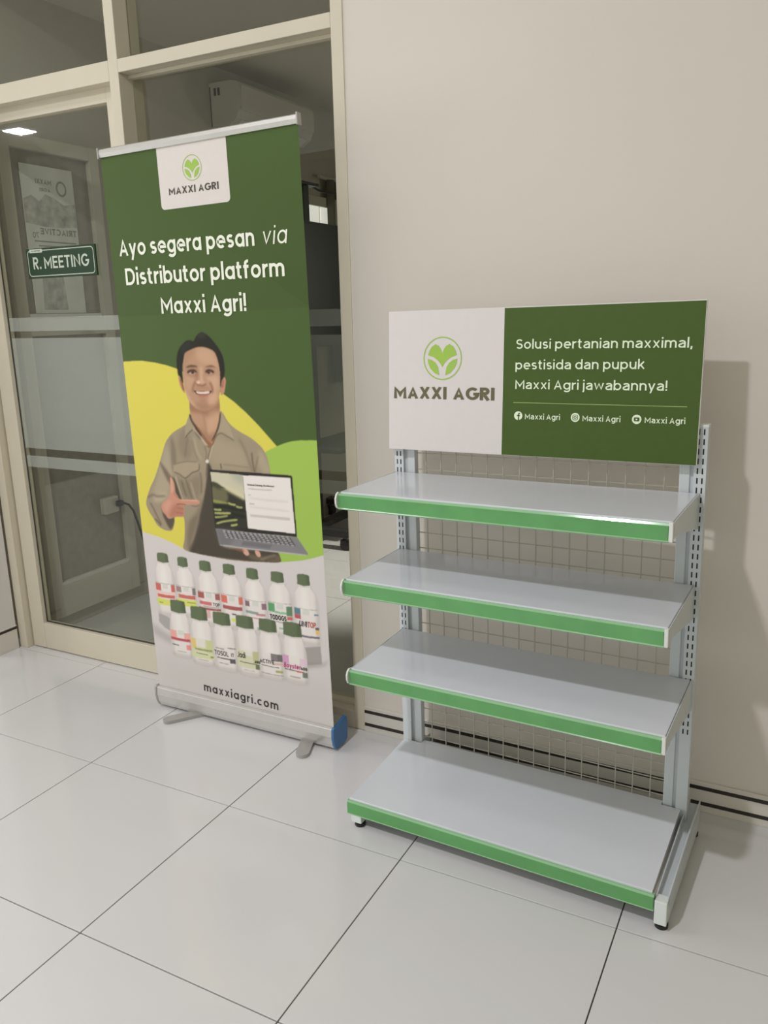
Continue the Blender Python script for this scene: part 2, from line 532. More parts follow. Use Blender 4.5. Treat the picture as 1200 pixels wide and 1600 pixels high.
WY = 0.604          # face of the right-hand wall
CZ = 2.9
HZ = 3.6         # hall ceiling
wall_back = structure(obj('wall_back', [B((0.158, WY, 0), (3.4, 0.75, HZ))], M['wall']))
wall_left = structure(obj('wall_left', [B((-1.86, 0.475, 0), (-1.715, 0.60, HZ))], M['white_wall']))
structure(obj('wall_front', [B((-8.0, 0.62, 0), (-1.86, 0.75, HZ))], M['wall']))
structure(obj('wall_entrance', [B((-8.2, -5.0, 0), (-8.0, 0.62, HZ))], M['white_wall']))
structure(obj('wall_right', [B((3.25, -3.3, 0), (3.4, WY, HZ))], M['far_wall']))
structure(obj('ceiling', [B((-8.0, -5.0, HZ), (3.4, 0.75, HZ + 0.1))], M['ceiling']))
bb = structure(obj('baseboard_back', [B((0.160, 0.596, 0), (3.3, WY, 0.100), 0.0015)], M['base_tile']))
obj('stripe', [B((0.161, 0.5950, 0.0745), (3.3, 0.5965, 0.0865))], M['stripe'], bb)
obj('stripe', [B((0.161, 0.5950, 0.0235), (3.3, 0.5965, 0.0355))], M['stripe'], bb)
bl = structure(obj('baseboard_left', [B((-1.716, 0.475, 0), (-1.709, 0.60, 0.115), 0.0015)], M['base_tile']))
obj('stripe', [B((-1.7095, 0.475, 0.096), (-1.7082, 0.60, 0.108))], M['stripe'], bl)

structure(obj('wall_above_partition', [B((-1.86, 0.60, CZ), (0.158, 0.75, HZ))], M['wall']))
# meeting room beyond the glass
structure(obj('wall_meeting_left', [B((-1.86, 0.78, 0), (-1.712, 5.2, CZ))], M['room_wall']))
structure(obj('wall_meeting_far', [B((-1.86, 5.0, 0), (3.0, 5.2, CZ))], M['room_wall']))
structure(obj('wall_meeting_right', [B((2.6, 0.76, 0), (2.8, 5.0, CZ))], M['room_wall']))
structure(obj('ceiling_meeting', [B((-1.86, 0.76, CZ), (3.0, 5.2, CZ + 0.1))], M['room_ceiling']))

# ------------------------------------------------------------------ glazed partition
FY = 0.60
GY = 0.668
def bar(name, a, b, parent=None, m='cream', bevel=0.002):
    return obj(name, [B(a, b, bevel)], M[m], parent)
structure(bar('trim_1', (0.117, FY, 0), (0.159, 0.72, CZ)), 'cream aluminium jamb beside the wall')
mull = structure(bar('trim_2', (-0.800, FY, 0), (-0.755, 0.72, CZ)), 'cream aluminium post between door and fixed glass')
structure(bar('trim_3', (-0.755, FY, 2.341), (0.117, 0.72, 2.384)), 'cream aluminium transom above the fixed glass')
hd = structure(bar('trim_4', (-1.672, FY, 2.318), (-0.800, 0.72, 2.386)), 'cream aluminium header above the door')
structure(bar('trim_5', (-1.715, 0.612, 0), (-1.667, 0.72, CZ)), 'cream aluminium jamb beside the left wall')

def pane(parent, x0, x1, z0, z1, name='glass_pane'):
    return obj(name, [B((x0, GY, z0), (x1, GY + 0.006, z1))], M['glass'], parent)
def films(parent, x0, x1):
    for z0, z1 in ((1.457, 1.513), (0.953, 1.428), (0.868, 0.919)):
        obj('frosted_film', [B((x0, GY - 0.0012, z0), (x1, GY - 0.0004, z1))], M['film'], parent)

win1 = structure(empty('window_1', (0, 0, 0)), 'fixed glass panel with frosted bands')
bar('bottom_rail', (-0.755, FY, 0), (0.117, 0.71, 0.070), win1)
bar('glazing_bead', (-0.755, 0.640, 0.070), (0.117, GY, 0.082), win1, bevel=0.001)
bar('glazing_bead', (-0.755, 0.645, 2.329), (0.117, GY, 2.341), win1, bevel=0.001)
pane(win1, -0.755, 0.117, 0.07, 2.341)
films(win1, -0.755, 0.117)
win2 = structure(empty('window_2', (0, 0, 0)), 'transom glass above the fixed panel')
pane(win2, -0.755, 0.117, 2.384, CZ)
win3 = structure(empty('window_3', (0, 0, 0)), 'transom glass above the door')
pane(win3, -1.667, -0.800, 2.386, CZ)

door = structure(empty('door_1', (-1.66, 0.645, 0)), 'cream aluminium glass door with frosted bands')
def dbar(name, a, b):
    o = obj(name, [B((a[0] + 1.66, a[1] - 0.645, a[2]), (b[0] + 1.66, b[1] - 0.645, b[2]), 0.002)], M['cream'], door)
    return o
dbar('stile', (-1.660, 0.645, 0.004), (-1.577, 0.69, 2.322))
dbar('stile', (-0.868, 0.645, 0.004), (-0.802, 0.69, 2.322))
dbar('bottom_rail', (-1.577, 0.646, 0.004), (-0.868, 0.69, 0.128))
dbar('top_rail', (-1.577, 0.646, 2.268), (-0.868, 0.69, 2.322))
obj('gasket', [B((0.083, 0.019, 0.128), (0.792, 0.0228, 0.134)), B((0.083, 0.019, 0.134), (0.087, 0.0228, 2.268))], M['gasket'], door)
obj('glass_pane', [B((0.08, 0.023, 0.125), (0.795, 0.029, 2.27))], M['glass'], door)
for z0, z1 in ((1.457, 1.513), (0.953, 1.428), (0.868, 0.919)):
    obj('frosted_film', [B((0.09, 0.0216, z0), (0.792, 0.0224, z1))], M['film'], door)

# ------------------------------------------------------------------ meeting room contents
win4 = structure(empty('window_4', (-1.705, 0.80, 0)), 'framed side window of the meeting room')
def wbar(name, y0, y1, z0, z1, x0=-0.006, x1=0.03, m='dull_cream'):
    return obj(name, [B((x0, y0 - 0.80, z0), (x1, y1 - 0.80, z1), 0.002)], M[m], win4)
wbar('stile', 1.312, 1.372, 0.07, 2.30)
wbar('stile', 0.800, 0.862, 0.07, 2.30)
wbar('bottom_rail', 0.862, 1.312, 0.07, 0.225)
wbar('glazing_bead', 0.862, 1.312, 0.225, 0.243, 0.0, 0.026, 'white_plastic')
wbar('middle_rail', 0.862, 1.312, 1.43, 1.510)
wbar('glazing_bead', 0.866, 1.296, 1.512, 1.530, 0.0, 0.028, 'white_plastic')
wbar('top_rail', 0.862, 1.312, 2.24, 2.30)
obj('pane', [B((-0.006, 0.062, 0.225), (0.004, 0.512, 1.43))], M['smoked'], win4)
obj('pane', [B((-0.006, 0.062, 1.51), (0.004, 0.512, 2.24))], M['smoked'], win4)
structure(obj('baseboard_meeting', [B((-1.715, 0.79, 0), (-1.702, 5.0, 0.068), 0.002)], M['room_wall']))

# poster on the pane, seen from its back so the print reads reversed
pm = Matrix.Translation((-1.694, 1.065, 1.533)) @ Matrix.Rotation(math.radians(-90), 4, 'Z')
# local x runs along +y reversed: mirrored print
poster = tag(empty('poster', matrix=pm), 'faded white poster with reversed print behind the glass door', 'poster')
def mirrored(o):
    for v in o.data.vertices:
        v.co.x = -v.co.x
    o.data.flip_normals()
    return o
obj('paper_sheet', [B((-0.148, 0.0, 0.0), (0.148, 0.003, 0.650))], M['paper'], poster)
pm2 = Matrix.Translation((-1.694, 1.065, 1.533)) @ Matrix.Rotation(math.radians(90), 4, 'Z')
poster.matrix_world = pm2
def pflat(name, polys, m, y=-0.0006):
    return mirrored(flat(poster, name, polys, m, y))
pflat('picture', [[(-146, 395), (-60, 388), (40, 386), (146, 398), (146, 500), (100, 520), (60, 495), (20, 530), (-30, 515), (-80, 490), (-146, 500)]], M['paper_grey'])
pflat('picture', [[(-40, 15), (100, 15), (90, 170), (-30, 170)]], M['paper_grey'])
mirrored(write(poster, 'lettering', 'TRIACTIVE', (-138, 352), (72, 352), 28, M['paper_text'], -0.0008, w=0.2))
mirrored(write(poster, 'lettering', '70', (82, 334), (118, 334), 26, M['paper_text'], -0.0008, w=0.16))
mirrored(write(poster, 'lettering', 'MAXXI', (-20, 572), (70, 572), 22, M['paper_text'], -0.0008, w=0.2))
mirrored(write(poster, 'lettering', 'AGRI', (-10, 540), (50, 540), 16, M['paper_text'], -0.0008, w=0.2))
for k, (a, b) in enumerate(((-130, 110), (-110, 90), (-100, 60))):
    pflat('text_line', [[(a, 318 - 20 * k), (b, 318 - 20 * k), (b, 324 - 20 * k), (a, 324 - 20 * k)]], M['paper_text'])
e0 = bmesh.new()
ribbon(e0, [(-75 + 26 * math.cos(t), 562 + 30 * math.sin(t)) for t in [2 * math.pi * k / 24 for k in range(24)]] + ['c'], 9,
       lambda a, b: (-a / 1000, -0.0008, b / 1000))
link('logo_ring', e0, M['paper_text'], poster)

acu = tag(empty('air_conditioner', (-1.712, 2.31, 2.56)), 'white split air conditioner high on the meeting room wall', 'air conditioner')
prof = [(0.0, 0.005), (0.13, 0.0), (0.185, 0.035), (0.215, 0.10), (0.215, 0.19), (0.195, 0.225), (0.15, 0.235), (0.0, 0.235)]
obj('body', [lambda bm: prism(bm, prof, 'y', 0.0, 0.78)], M['ac'], acu)
obj('front_panel', [B((0.213, 0.012, 0.075), (0.221, 0.768, 0.205), 0.003)], M['ac'], acu)
obj('air_louvre', [lambda bm: prism(bm, [(0.135, -0.004), (0.19, 0.028), (0.187, 0.034), (0.132, 0.004)], 'y', 0.05, 0.73)], M['white_plastic'], acu)
obj('vent_slot', [B((0.035, -0.002, 0.165), (0.050, 0.004, 0.205)), B((0.062, -0.002, 0.165), (0.077, 0.004, 0.205)), B((0.005, -0.002, 0.005), (0.010, 0.003, 0.215))], M['black_metal'], acu)

TVX = -1.28
tv = tag(empty('television', (TVX, 3.03, 1.30)), 'large black flat television seen edge-on beyond the fixed glass', 'television')
obj('screen', [B((-0.02, -0.62, 0.0), (0.02, 0.62, 0.742), 0.006)], M['black_screen'], tv)
obj('rear_housing', [B((-0.055, -0.4, 0.1), (-0.02, 0.4, 0.5), 0.01)], M['black_metal'], tv)
obj('bezel', [B((0.0185, -0.62, 0.0), (0.0225, 0.62, 0.014)), B((0.0185, -0.62, 0.728), (0.0225, 0.62, 0.742)),
              B((0.0185, -0.62, 0.014), (0.0225, -0.608, 0.728)), B((0.0185, 0.608, 0.014), (0.0225, 0.62, 0.728))], M['black_metal'], tv)
cart = tag(empty('television_cart', (TVX - 0.08, 3.03, 0)), 'black wheeled stand carrying the television', 'stand')
obj('post', [B((-0.035, -0.32, 0.10), (0.0, -0.24, 1.9), 0.004)], M['black_metal'], cart)
obj('post', [B((-0.035, 0.24, 0.10), (0.0, 0.32, 1.9), 0.004)], M['black_metal'], cart)
obj('shelf', [B((-0.18, -0.36, 0.62), (0.22, 0.36, 0.65), 0.006)], M['black_metal'], cart)
for yy in (-0.44, 0.36):
    obj('base_leg', [B((-0.36, yy, 0.085), (0.30, yy + 0.08, 0.135), 0.008)], M['black_metal'], cart)
obj('cross_bar', [B((-0.05, -0.44, 0.09), (0.03, 0.44, 0.13), 0.006)], M['black_metal'], cart)
def caster(x, y):
    c = obj('caster', [lambda bm: cyl(bm, (x, y - 0.008, 0.035), (x, y + 0.008, 0.035), 0.034, 18),
                       lambda bm: cyl(bm, (x, y - 0.028, 0.035), (x, y - 0.012, 0.035), 0.034, 18)], M['black_rubber'], cart)
    obj('caster_fork', [lambda bm: cyl(bm, (x, y - 0.01, 0.055), (x, y - 0.01, 0.088), 0.017, 12),
                        B((x - 0.03, y - 0.034, 0.05), (x + 0.016, y + 0.014, 0.072), 0.004)], M['black_metal'], c)
for x in (-0.33, 0.265):
    for y in (-0.40, 0.40):
        caster(x, y)
brk = tag(empty('camera_bracket', (TVX - 0.02, 2.63, 2.042)), 'thin black bracket with a flat arm standing above the television', 'bracket')
obj('bracket_post', [B((-0.012, -0.03, 0), (0.012, 0.03, 0.215), 0.002)], M['black_metal'], brk)
obj('bracket_arm', [B((-0.05, -0.16, 0.205), (0.05, 0.09, 0.222), 0.004), lambda bm: tube(bm, [(0, 0.07, 0.213), (0, 0.17, 0.197), (0, 0.30, 0.200), (0, 0.40, 0.205)], 0.007)], M['black_metal'], brk)

win5 = structure(empty('window_5', (-1.705, 2.86, 1.62)), 'bright daylit window behind the television')
for k in range(4):
    obj('blind_panel', [B((0.002, 0.02 + 0.19 * k, 0.0), (0.014, 0.185 + 0.19 * k, 0.62), 0.003)], M['daylight'], win5)
obj('window_frame', [B((-0.006, -0.04, 0.615), (0.03, 0.80, 0.68), 0.003), B((-0.006, -0.04, -0.05), (0.03, 0.80, 0.0), 0.003),
                     B((-0.006, -0.04, 0.0), (0.03, 0.0, 0.615), 0.003), B((-0.006, 0.77, 0.0), (0.03, 0.80, 0.615), 0.003)], M['dull_cream'], win5)
cur = tag(empty('curtain', (-1.67, 3.50, 1.0)), 'gathered beige curtain hanging beside the daylit window', 'curtain')
cp = [(0.03 * math.sin(t * 1.0) , t * 0.03) for t in [k * 0.5 for k in range(0, 66)]]
bm = bmesh.new()
ribs = [[bm.verts.new((0.045 * math.sin(yy * 42), yy, z)) for yy in [k * 0.02 for k in range(48)]] for z in (0.0, 1.42)]
for k in range(47):
    bm.faces.new((ribs[0][k], ribs[0][k + 1], ribs[1][k + 1], ribs[1][k]))
bmesh.ops.solidify(bm, geom=bm.faces[:], thickness=0.004)
link('cloth', bm, M['curtain'], cur, True)
obj('curtain_rail', [lambda bm: cyl(bm, (0.0, -0.1, 1.43), (0.0, 1.05, 1.43), 0.012, 10)], M['dull_cream'], cur)

outlet = tag(empty('wall_socket', (-1.706, 1.173, 0.515)), 'small pale wall socket low on the meeting room side window', 'socket')
obj('socket_box', [B((0.0, 0, 0), (0.035, 0.10, 0.085), 0.006)], M['dull_cream'], outlet)
obj('plug', [B((0.034, 0.075, 0.03), (0.06, 0.112, 0.06), 0.006)], M['black_rubber'], outlet)
cab = obj('power_cable', [lambda bm: tube(bm, [(-1.655, 1.284, 0.56), (-1.64, 1.31, 0.545), (-1.64, 1.34, 0.505), (-1.645, 1.365, 0.44), (-1.645, 1.39, 0.35), (-1.64, 1.41, 0.25), (-1.63, 1.43, 0.16), (-1.62, 1.47, 0.05), (-1.6, 1.55, 0.008), (-1.5, 1.9, 0.007), (-1.45, 2.4, 0.007)], 0.006)], M['cable'])
tag(cab, 'black power cable hanging in a curve behind the left edge of the banner', 'cable')

# room sign on the door glass
SG = Matrix.Translation((-1.210, GY - 0.0105, 1.668))
sign = tag(empty('room_sign', matrix=SG), 'dark green R. MEETING nameplate stuck on the glass door', 'sign')
obj('plate', [B((-0.195, 0.0, 0.0), (0.195, 0.007, 0.117), 0.001)], M['sign_green'], sign)
bm = bmesh.new()
ribbon(bm, [(u, v) for u, v in rrect(-185, 185, 9, 108, 14)] + ['c'], 3.2, lambda a, b: (a / 1000, -0.0006, b / 1000))
link('border_line', bm, M['sign_white'], sign)
write(sign, 'lettering', 'R. MEETING', (-158, 36), (156, 36), 47, M['sign_white'], -0.0007, w=0.165, single=False, gap=0.12)
flat(sign, 'corner_tab', [rrect(-172, -98, 100, 114, 3)], M['sign_white'], -0.0009)
write(sign, 'tab_lettering', 'M METER', (-160, 104.5), (-110, 104.5), 5, M['sign_green'], -0.0011, w=0.2)

# ------------------------------------------------------------------ roll-up banner
banner = tag(empty('roll_up_banner', (-0.2659, 0.4225, 0)), 'tall green roll-up banner with a man holding a laptop, before the glass partition', 'banner')
bu = empty('printed_sheet', (0, 0, 0))
bpy.data.objects.remove(bu)
BM_ = Matrix.Translation((0, 0, 0.094)) @ Matrix.Rotation(-0.0177, 4, 'Y')

# the printed picture: soft shapes laid over one another on a fine colour grid (2.5 mm)
U0, U1, V0, V1 = -400.0, 400.0, -20.0, 1420.0
CELL = 1.25
NX, NY = int((U1 - U0) / CELL), int((V1 - V0) / CELL)
canvas = np.zeros((NY, NX, 3))

def spline(pts, n=6, closed=True):
    P = np.array(pts, float)
    N = len(P)
    out = []
    for i in range(N if closed else N - 1):
        if closed:
            a, b, c, d = P[i - 1], P[i], P[(i + 1) % N], P[(i + 2) % N]
        else:
            a, b, c, d = P[max(i - 1, 0)], P[i], P[i + 1], P[min(i + 2, N - 1)]
        for k in range(n):
            t = k / n
            out.append(0.5 * ((2 * b) + (-a + c) * t + (2 * a - 5 * b + 4 * c - d) * t * t + (-a + 3 * b - 3 * c + d) * t ** 3))
    if not closed:
        out.append(P[-1])
    return np.array(out)

def blur(a, s):
    if s < 0.3:
        return a
    r = int(3 * s) + 1
    k = np.exp(-0.5 * (np.arange(-r, r + 1) / s) ** 2)
    k /= k.sum()
    def run(a):                 # along axis 0
        p = np.zeros((a.shape[0] + 2 * r, a.shape[1]))
        p[r:r + a.shape[0]] = a
        o = np.zeros_like(a)
        for i, w in enumerate(k):
            o += w * p[i:i + a.shape[0]]
        return o
    return run(run(a).T).T

def fill(pts, col, alpha=1.0, soft=0.8, smooth=True, clip=None):
    P = spline(pts) if smooth else np.array(pts, float)
    s = soft / CELL
    pad = int(3 * s) + 2
    c0 = max(0, int((P[:, 0].min() - U0) / CELL) - pad)
    c1 = min(NX, int((P[:, 0].max() - U0) / CELL) + pad + 1)
    r0 = max(0, int((P[:, 1].min() - V0) / CELL) - pad)
    r1 = min(NY, int((P[:, 1].max() - V0) / CELL) + pad + 1)
    if c1 <= c0 or r1 <= r0:
        return None
    xs = U0 + (np.arange(c0, c1) + 0.5) * CELL
    m = np.zeros((r1 - r0, c1 - c0))
    ys = V0 + (np.arange(r0, r1) + 0.5) * CELL
    Q = np.roll(P, -1, 0)
    inside = np.zeros(m.shape, bool)
    for (x0, y0), (x1, y1) in zip(P, Q):
        if y0 == y1:
            continue
        rows = ((ys >= min(y0, y1)) & (ys < max(y0, y1)))
        if not rows.any():
            continue
        xi = x0 + (ys[rows] - y0) * (x1 - x0) / (y1 - y0)
        inside[rows] ^= xs[None, :] > xi[:, None]
    m = blur(inside.astype(float), s) * alpha
    if clip is not None:
        m = m * clip[r0:r1, c0:c1]
    c = np.array(ink(col))
    sl = canvas[r0:r1, c0:c1]
    sl *= (1 - m[..., None])
    sl += m[..., None] * c
    full = np.zeros((NY, NX))
    full[r0:r1, c0:c1] = m
    return full

def stroke(pts, col, w, alpha=1.0, soft=0.8, clip=None):
    P = spline(pts, 6, False)
    d = np.gradient(P, axis=0)
    n = np.stack([-d[:, 1], d[:, 0]], 1) / (np.linalg.norm(d, axis=1)[:, None] + 1e-9)
    t = np.linspace(0, 1, len(P))
    ww = (w / 2 * np.clip(np.minimum(t, 1 - t) * 6 + 0.35, 0, 1))[:, None]
    fill(np.vstack([P + n * ww, (P - n * ww)[::-1]]), col, alpha, soft, False, clip)

GREEN = (71, 91, 45)
fill([(-410, -30), (410, -30), (410, 1430), (-410, 1430)], GREEN, smooth=False)
fill([(-474,1265),(-418,1261),(-369,1263),(-313,1264),(-252,1257),(-199,1247),(-155,1235),(-84,1207),(-21,1181),(34,1152),(81,1123),(127,1088),(178,1043),(216,1005),(242,978),(217,527),(-610,451)], (213,201,84), smooth=False)
fill([(183,948),(198,959),(220,969),(245,979),(273,989),(304,997),(338,1001),(371,1002),(456,1004),(467,551),(144,521)], (156,186,84), smooth=False)
fill([(-550,651),(-474,641),(-407,633),(-358,625),(-310,616),(-255,601),(-209,584),(-138,574),(-77,568),(-8,563),(67,564),(141,568),(221,576),(271,584),(314,592),(356,604),(412,623),(471,-355),(-942,-686)], (206,198,196), smooth=False)
fill([(-410, -30), (410, -30), (410, 170), (-410, 150)], (196,190,187), 0.8, 40, False)
# podium under the bottles
fill([(-413,272),(-369,252),(-311,225),(-244,218),(-247,192),(-315,196),(-396,223),(-416,246)], (150,145,142), 0.55, 9)
fill([(-361,319),(-309,300),(-236,278),(-186,262),(-191,224),(-286,240),(-337,256),(-364,278)], (166,161,158), 1, 1.5, False)
fill([(295,275),(366,290),(368,229),(368,225),(306,211)], (160,154,150), 1, 1.5, False)
fill([(306,213),(370,227),(390,245),(389,236),(373,219),(307,202)], (120,114,110), 0.6, 6)

# bottles: cap corners, body sides and bottom
def bottle(cTL, cTR, cBL, bL, bR, bot, bits, tone=(222,214,210)):
    cl, cr = (cTL[0] + cBL[0]) / 2, cTR[0]
    ct, cb = (cTL[1] + cTR[1]) / 2, cBL[1]
    ct += 4
    L, Rt, bb_ = bL[0], bR[0], bot[1]
    mid = (L + Rt) / 2
    mc = (cl + cr) / 2
    sh = cb - (cb - bb_) * 0.36
    hw = (cr - cl) / 2
    W2 = (Rt - L) / 2
    body = [(mid - hw * 0.94, cb + 3), (mid - hw * 0.94, cb - 8), (mid - W2 * 0.88, (cb + sh) / 2), (mid - W2, sh), (mid - W2, (sh + bb_) / 2), (mid - W2 * 0.985, bb_ + 9), (mid - W2 * 0.85, bb_ + 1),
            (mid, bb_ - 4), (mid + W2 * 0.85, bb_ + 1), (mid + W2 * 0.985, bb_ + 9), (mid + W2, (sh + bb_) / 2), (mid + W2, sh), (mid + W2 * 0.88, (cb + sh) / 2), (mid + hw * 0.94, cb - 8), (mid + hw * 0.94, cb + 3)]
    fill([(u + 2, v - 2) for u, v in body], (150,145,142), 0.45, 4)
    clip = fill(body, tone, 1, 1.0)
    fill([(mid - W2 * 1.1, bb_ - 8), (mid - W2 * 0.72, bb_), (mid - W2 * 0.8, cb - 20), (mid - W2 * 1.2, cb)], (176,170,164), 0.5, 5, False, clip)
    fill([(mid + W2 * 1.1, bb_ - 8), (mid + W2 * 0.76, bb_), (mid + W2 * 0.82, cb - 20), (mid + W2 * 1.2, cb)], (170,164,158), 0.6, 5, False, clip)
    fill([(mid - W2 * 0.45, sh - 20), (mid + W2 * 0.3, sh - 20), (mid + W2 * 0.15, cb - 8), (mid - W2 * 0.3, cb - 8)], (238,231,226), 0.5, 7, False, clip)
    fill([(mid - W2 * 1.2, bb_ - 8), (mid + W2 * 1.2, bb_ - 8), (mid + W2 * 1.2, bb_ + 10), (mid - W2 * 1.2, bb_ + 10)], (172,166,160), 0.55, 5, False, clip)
    Hh = sh - bb_
    for (a, b, c, d, col) in bits:
        x0, x1 = mid - W2 + 2 * W2 * a, mid - W2 + 2 * W2 * b
        y0, y1 = bb_ + Hh * c, bb_ + Hh * d
        sag = lambda x: -3.0 * (1 - ((x - mid) / W2) ** 2)
        xs = np.linspace(x0, x1, 6)
        fill([(x, y0 + sag(x)) for x in xs] + [(x, y1 + sag(x)) for x in xs[::-1]], col, 0.9, 0.7, False, clip)
    stroke([(mid - hw, cb - 3), (mc, cb - 7), (mid + hw, cb - 3)], (190,184,176), 3, 0.7, 1, clip)
    cap = [(cl, ct), (mc, ct + 4), (cr, ct), (cr + 1.5, cb + 1), (mc, cb - 5), (cl - 0.5, cb + 1)]
    m = fill([(cl + 1, ct - 3), (cl + 5, ct + 1), (mc, ct + 3.5), (cr - 5, ct + 1), (cr - 1, ct - 3), (cr + 1, cb + 1), (mc, cb - 4), (cl - 0.5, cb + 1)], (98,110,82), 1, 0.8, False)
    fill([(cr - hw * 0.5, ct + 8), (cr + 4, ct + 8), (cr + 4, cb - 9), (cr - hw * 0.5, cb - 9)], (78,88,64), 0.6, 5, False, m)
    return dict(mid=mid, W2=W2, bb=bb_, Hh=Hh)

RED, PNK, YEL, GRN, DRK, GRY, OLV = (196,84,74), (226,160,148), (206,212,84), (70,150,92), (66,60,58), (150,146,142), (188,190,140)
E4 = [(0.36,0.64,0.80,0.95,(205,205,195))]
BT = []
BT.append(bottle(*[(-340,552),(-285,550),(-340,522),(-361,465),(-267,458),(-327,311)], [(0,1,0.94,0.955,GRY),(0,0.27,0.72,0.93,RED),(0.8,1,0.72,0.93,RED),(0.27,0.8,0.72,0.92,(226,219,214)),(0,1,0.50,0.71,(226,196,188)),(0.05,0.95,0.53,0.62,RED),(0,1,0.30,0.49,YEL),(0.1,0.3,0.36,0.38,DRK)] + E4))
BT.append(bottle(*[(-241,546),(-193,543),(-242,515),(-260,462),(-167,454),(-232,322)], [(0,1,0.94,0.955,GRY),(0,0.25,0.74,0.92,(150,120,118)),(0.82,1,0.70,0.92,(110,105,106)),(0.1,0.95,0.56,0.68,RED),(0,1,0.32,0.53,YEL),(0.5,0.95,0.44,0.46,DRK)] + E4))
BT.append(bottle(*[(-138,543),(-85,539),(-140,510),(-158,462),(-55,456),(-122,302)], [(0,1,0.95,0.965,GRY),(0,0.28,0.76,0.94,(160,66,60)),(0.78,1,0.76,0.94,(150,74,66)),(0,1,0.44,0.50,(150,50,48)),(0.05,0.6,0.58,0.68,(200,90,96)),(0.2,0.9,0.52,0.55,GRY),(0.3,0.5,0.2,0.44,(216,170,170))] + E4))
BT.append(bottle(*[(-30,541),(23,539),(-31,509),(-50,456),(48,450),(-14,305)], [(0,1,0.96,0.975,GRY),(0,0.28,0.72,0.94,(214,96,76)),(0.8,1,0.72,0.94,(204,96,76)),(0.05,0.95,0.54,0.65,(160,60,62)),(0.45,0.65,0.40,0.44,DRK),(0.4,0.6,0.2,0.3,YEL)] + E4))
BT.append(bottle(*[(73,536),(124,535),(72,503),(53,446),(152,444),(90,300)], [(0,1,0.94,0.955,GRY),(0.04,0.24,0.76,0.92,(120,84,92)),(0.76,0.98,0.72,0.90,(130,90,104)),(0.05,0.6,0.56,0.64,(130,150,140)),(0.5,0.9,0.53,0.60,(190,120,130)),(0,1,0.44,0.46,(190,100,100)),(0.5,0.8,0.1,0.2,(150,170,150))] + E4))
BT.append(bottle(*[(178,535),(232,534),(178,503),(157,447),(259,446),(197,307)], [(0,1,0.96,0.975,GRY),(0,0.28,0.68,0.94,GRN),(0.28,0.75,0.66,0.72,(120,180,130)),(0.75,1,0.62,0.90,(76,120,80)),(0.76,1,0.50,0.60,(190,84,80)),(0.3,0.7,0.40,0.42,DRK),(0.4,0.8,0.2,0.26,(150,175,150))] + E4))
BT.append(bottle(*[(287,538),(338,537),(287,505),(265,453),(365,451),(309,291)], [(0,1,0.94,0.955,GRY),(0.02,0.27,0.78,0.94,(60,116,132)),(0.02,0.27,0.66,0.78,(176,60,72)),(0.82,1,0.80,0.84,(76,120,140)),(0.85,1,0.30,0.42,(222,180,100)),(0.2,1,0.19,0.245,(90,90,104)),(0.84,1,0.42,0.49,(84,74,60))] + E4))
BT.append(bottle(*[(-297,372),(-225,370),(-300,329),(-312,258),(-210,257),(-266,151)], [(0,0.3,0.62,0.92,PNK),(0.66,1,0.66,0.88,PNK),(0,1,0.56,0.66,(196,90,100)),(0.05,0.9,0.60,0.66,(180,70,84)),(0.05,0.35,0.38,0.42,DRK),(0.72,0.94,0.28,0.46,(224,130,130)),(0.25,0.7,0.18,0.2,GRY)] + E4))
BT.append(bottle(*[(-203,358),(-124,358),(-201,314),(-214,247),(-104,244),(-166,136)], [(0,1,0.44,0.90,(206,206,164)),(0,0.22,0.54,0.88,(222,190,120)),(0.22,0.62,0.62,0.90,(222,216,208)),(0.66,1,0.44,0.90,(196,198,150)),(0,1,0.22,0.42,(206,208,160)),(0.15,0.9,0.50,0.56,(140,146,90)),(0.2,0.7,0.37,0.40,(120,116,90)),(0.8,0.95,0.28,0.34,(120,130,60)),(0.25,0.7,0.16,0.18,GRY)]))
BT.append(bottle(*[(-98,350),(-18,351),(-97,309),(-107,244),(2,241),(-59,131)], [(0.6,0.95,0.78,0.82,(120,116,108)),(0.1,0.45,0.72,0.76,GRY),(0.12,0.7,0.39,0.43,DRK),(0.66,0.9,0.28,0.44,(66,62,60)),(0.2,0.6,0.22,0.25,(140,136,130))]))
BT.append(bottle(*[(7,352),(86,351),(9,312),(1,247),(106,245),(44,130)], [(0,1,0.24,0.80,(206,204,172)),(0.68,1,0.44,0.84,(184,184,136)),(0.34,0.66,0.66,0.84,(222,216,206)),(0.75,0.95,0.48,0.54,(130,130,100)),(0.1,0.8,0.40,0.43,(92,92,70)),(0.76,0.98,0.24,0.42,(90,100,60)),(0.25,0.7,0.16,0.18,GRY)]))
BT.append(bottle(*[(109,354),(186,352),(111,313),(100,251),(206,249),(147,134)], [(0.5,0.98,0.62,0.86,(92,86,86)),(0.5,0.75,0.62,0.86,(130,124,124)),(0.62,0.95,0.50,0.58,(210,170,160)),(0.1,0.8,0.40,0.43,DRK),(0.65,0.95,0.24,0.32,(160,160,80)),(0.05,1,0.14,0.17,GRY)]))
BT.append(bottle(*[(214,355),(291,357),(215,311),(204,246),(306,247),(250,137)], [(0,0.26,0.62,0.90,(206,150,186)),(0.7,1,0.62,0.86,(216,190,204)),(0.26,0.70,0.66,0.92,(224,218,212)),(0.05,0.6,0.40,0.44,(110,80,80)),(0.55,0.85,0.38,0.43,(190,80,80)),(0.78,1,0.22,0.40,(100,106,96)),(0.25,0.7,0.18,0.22,GRY)]))

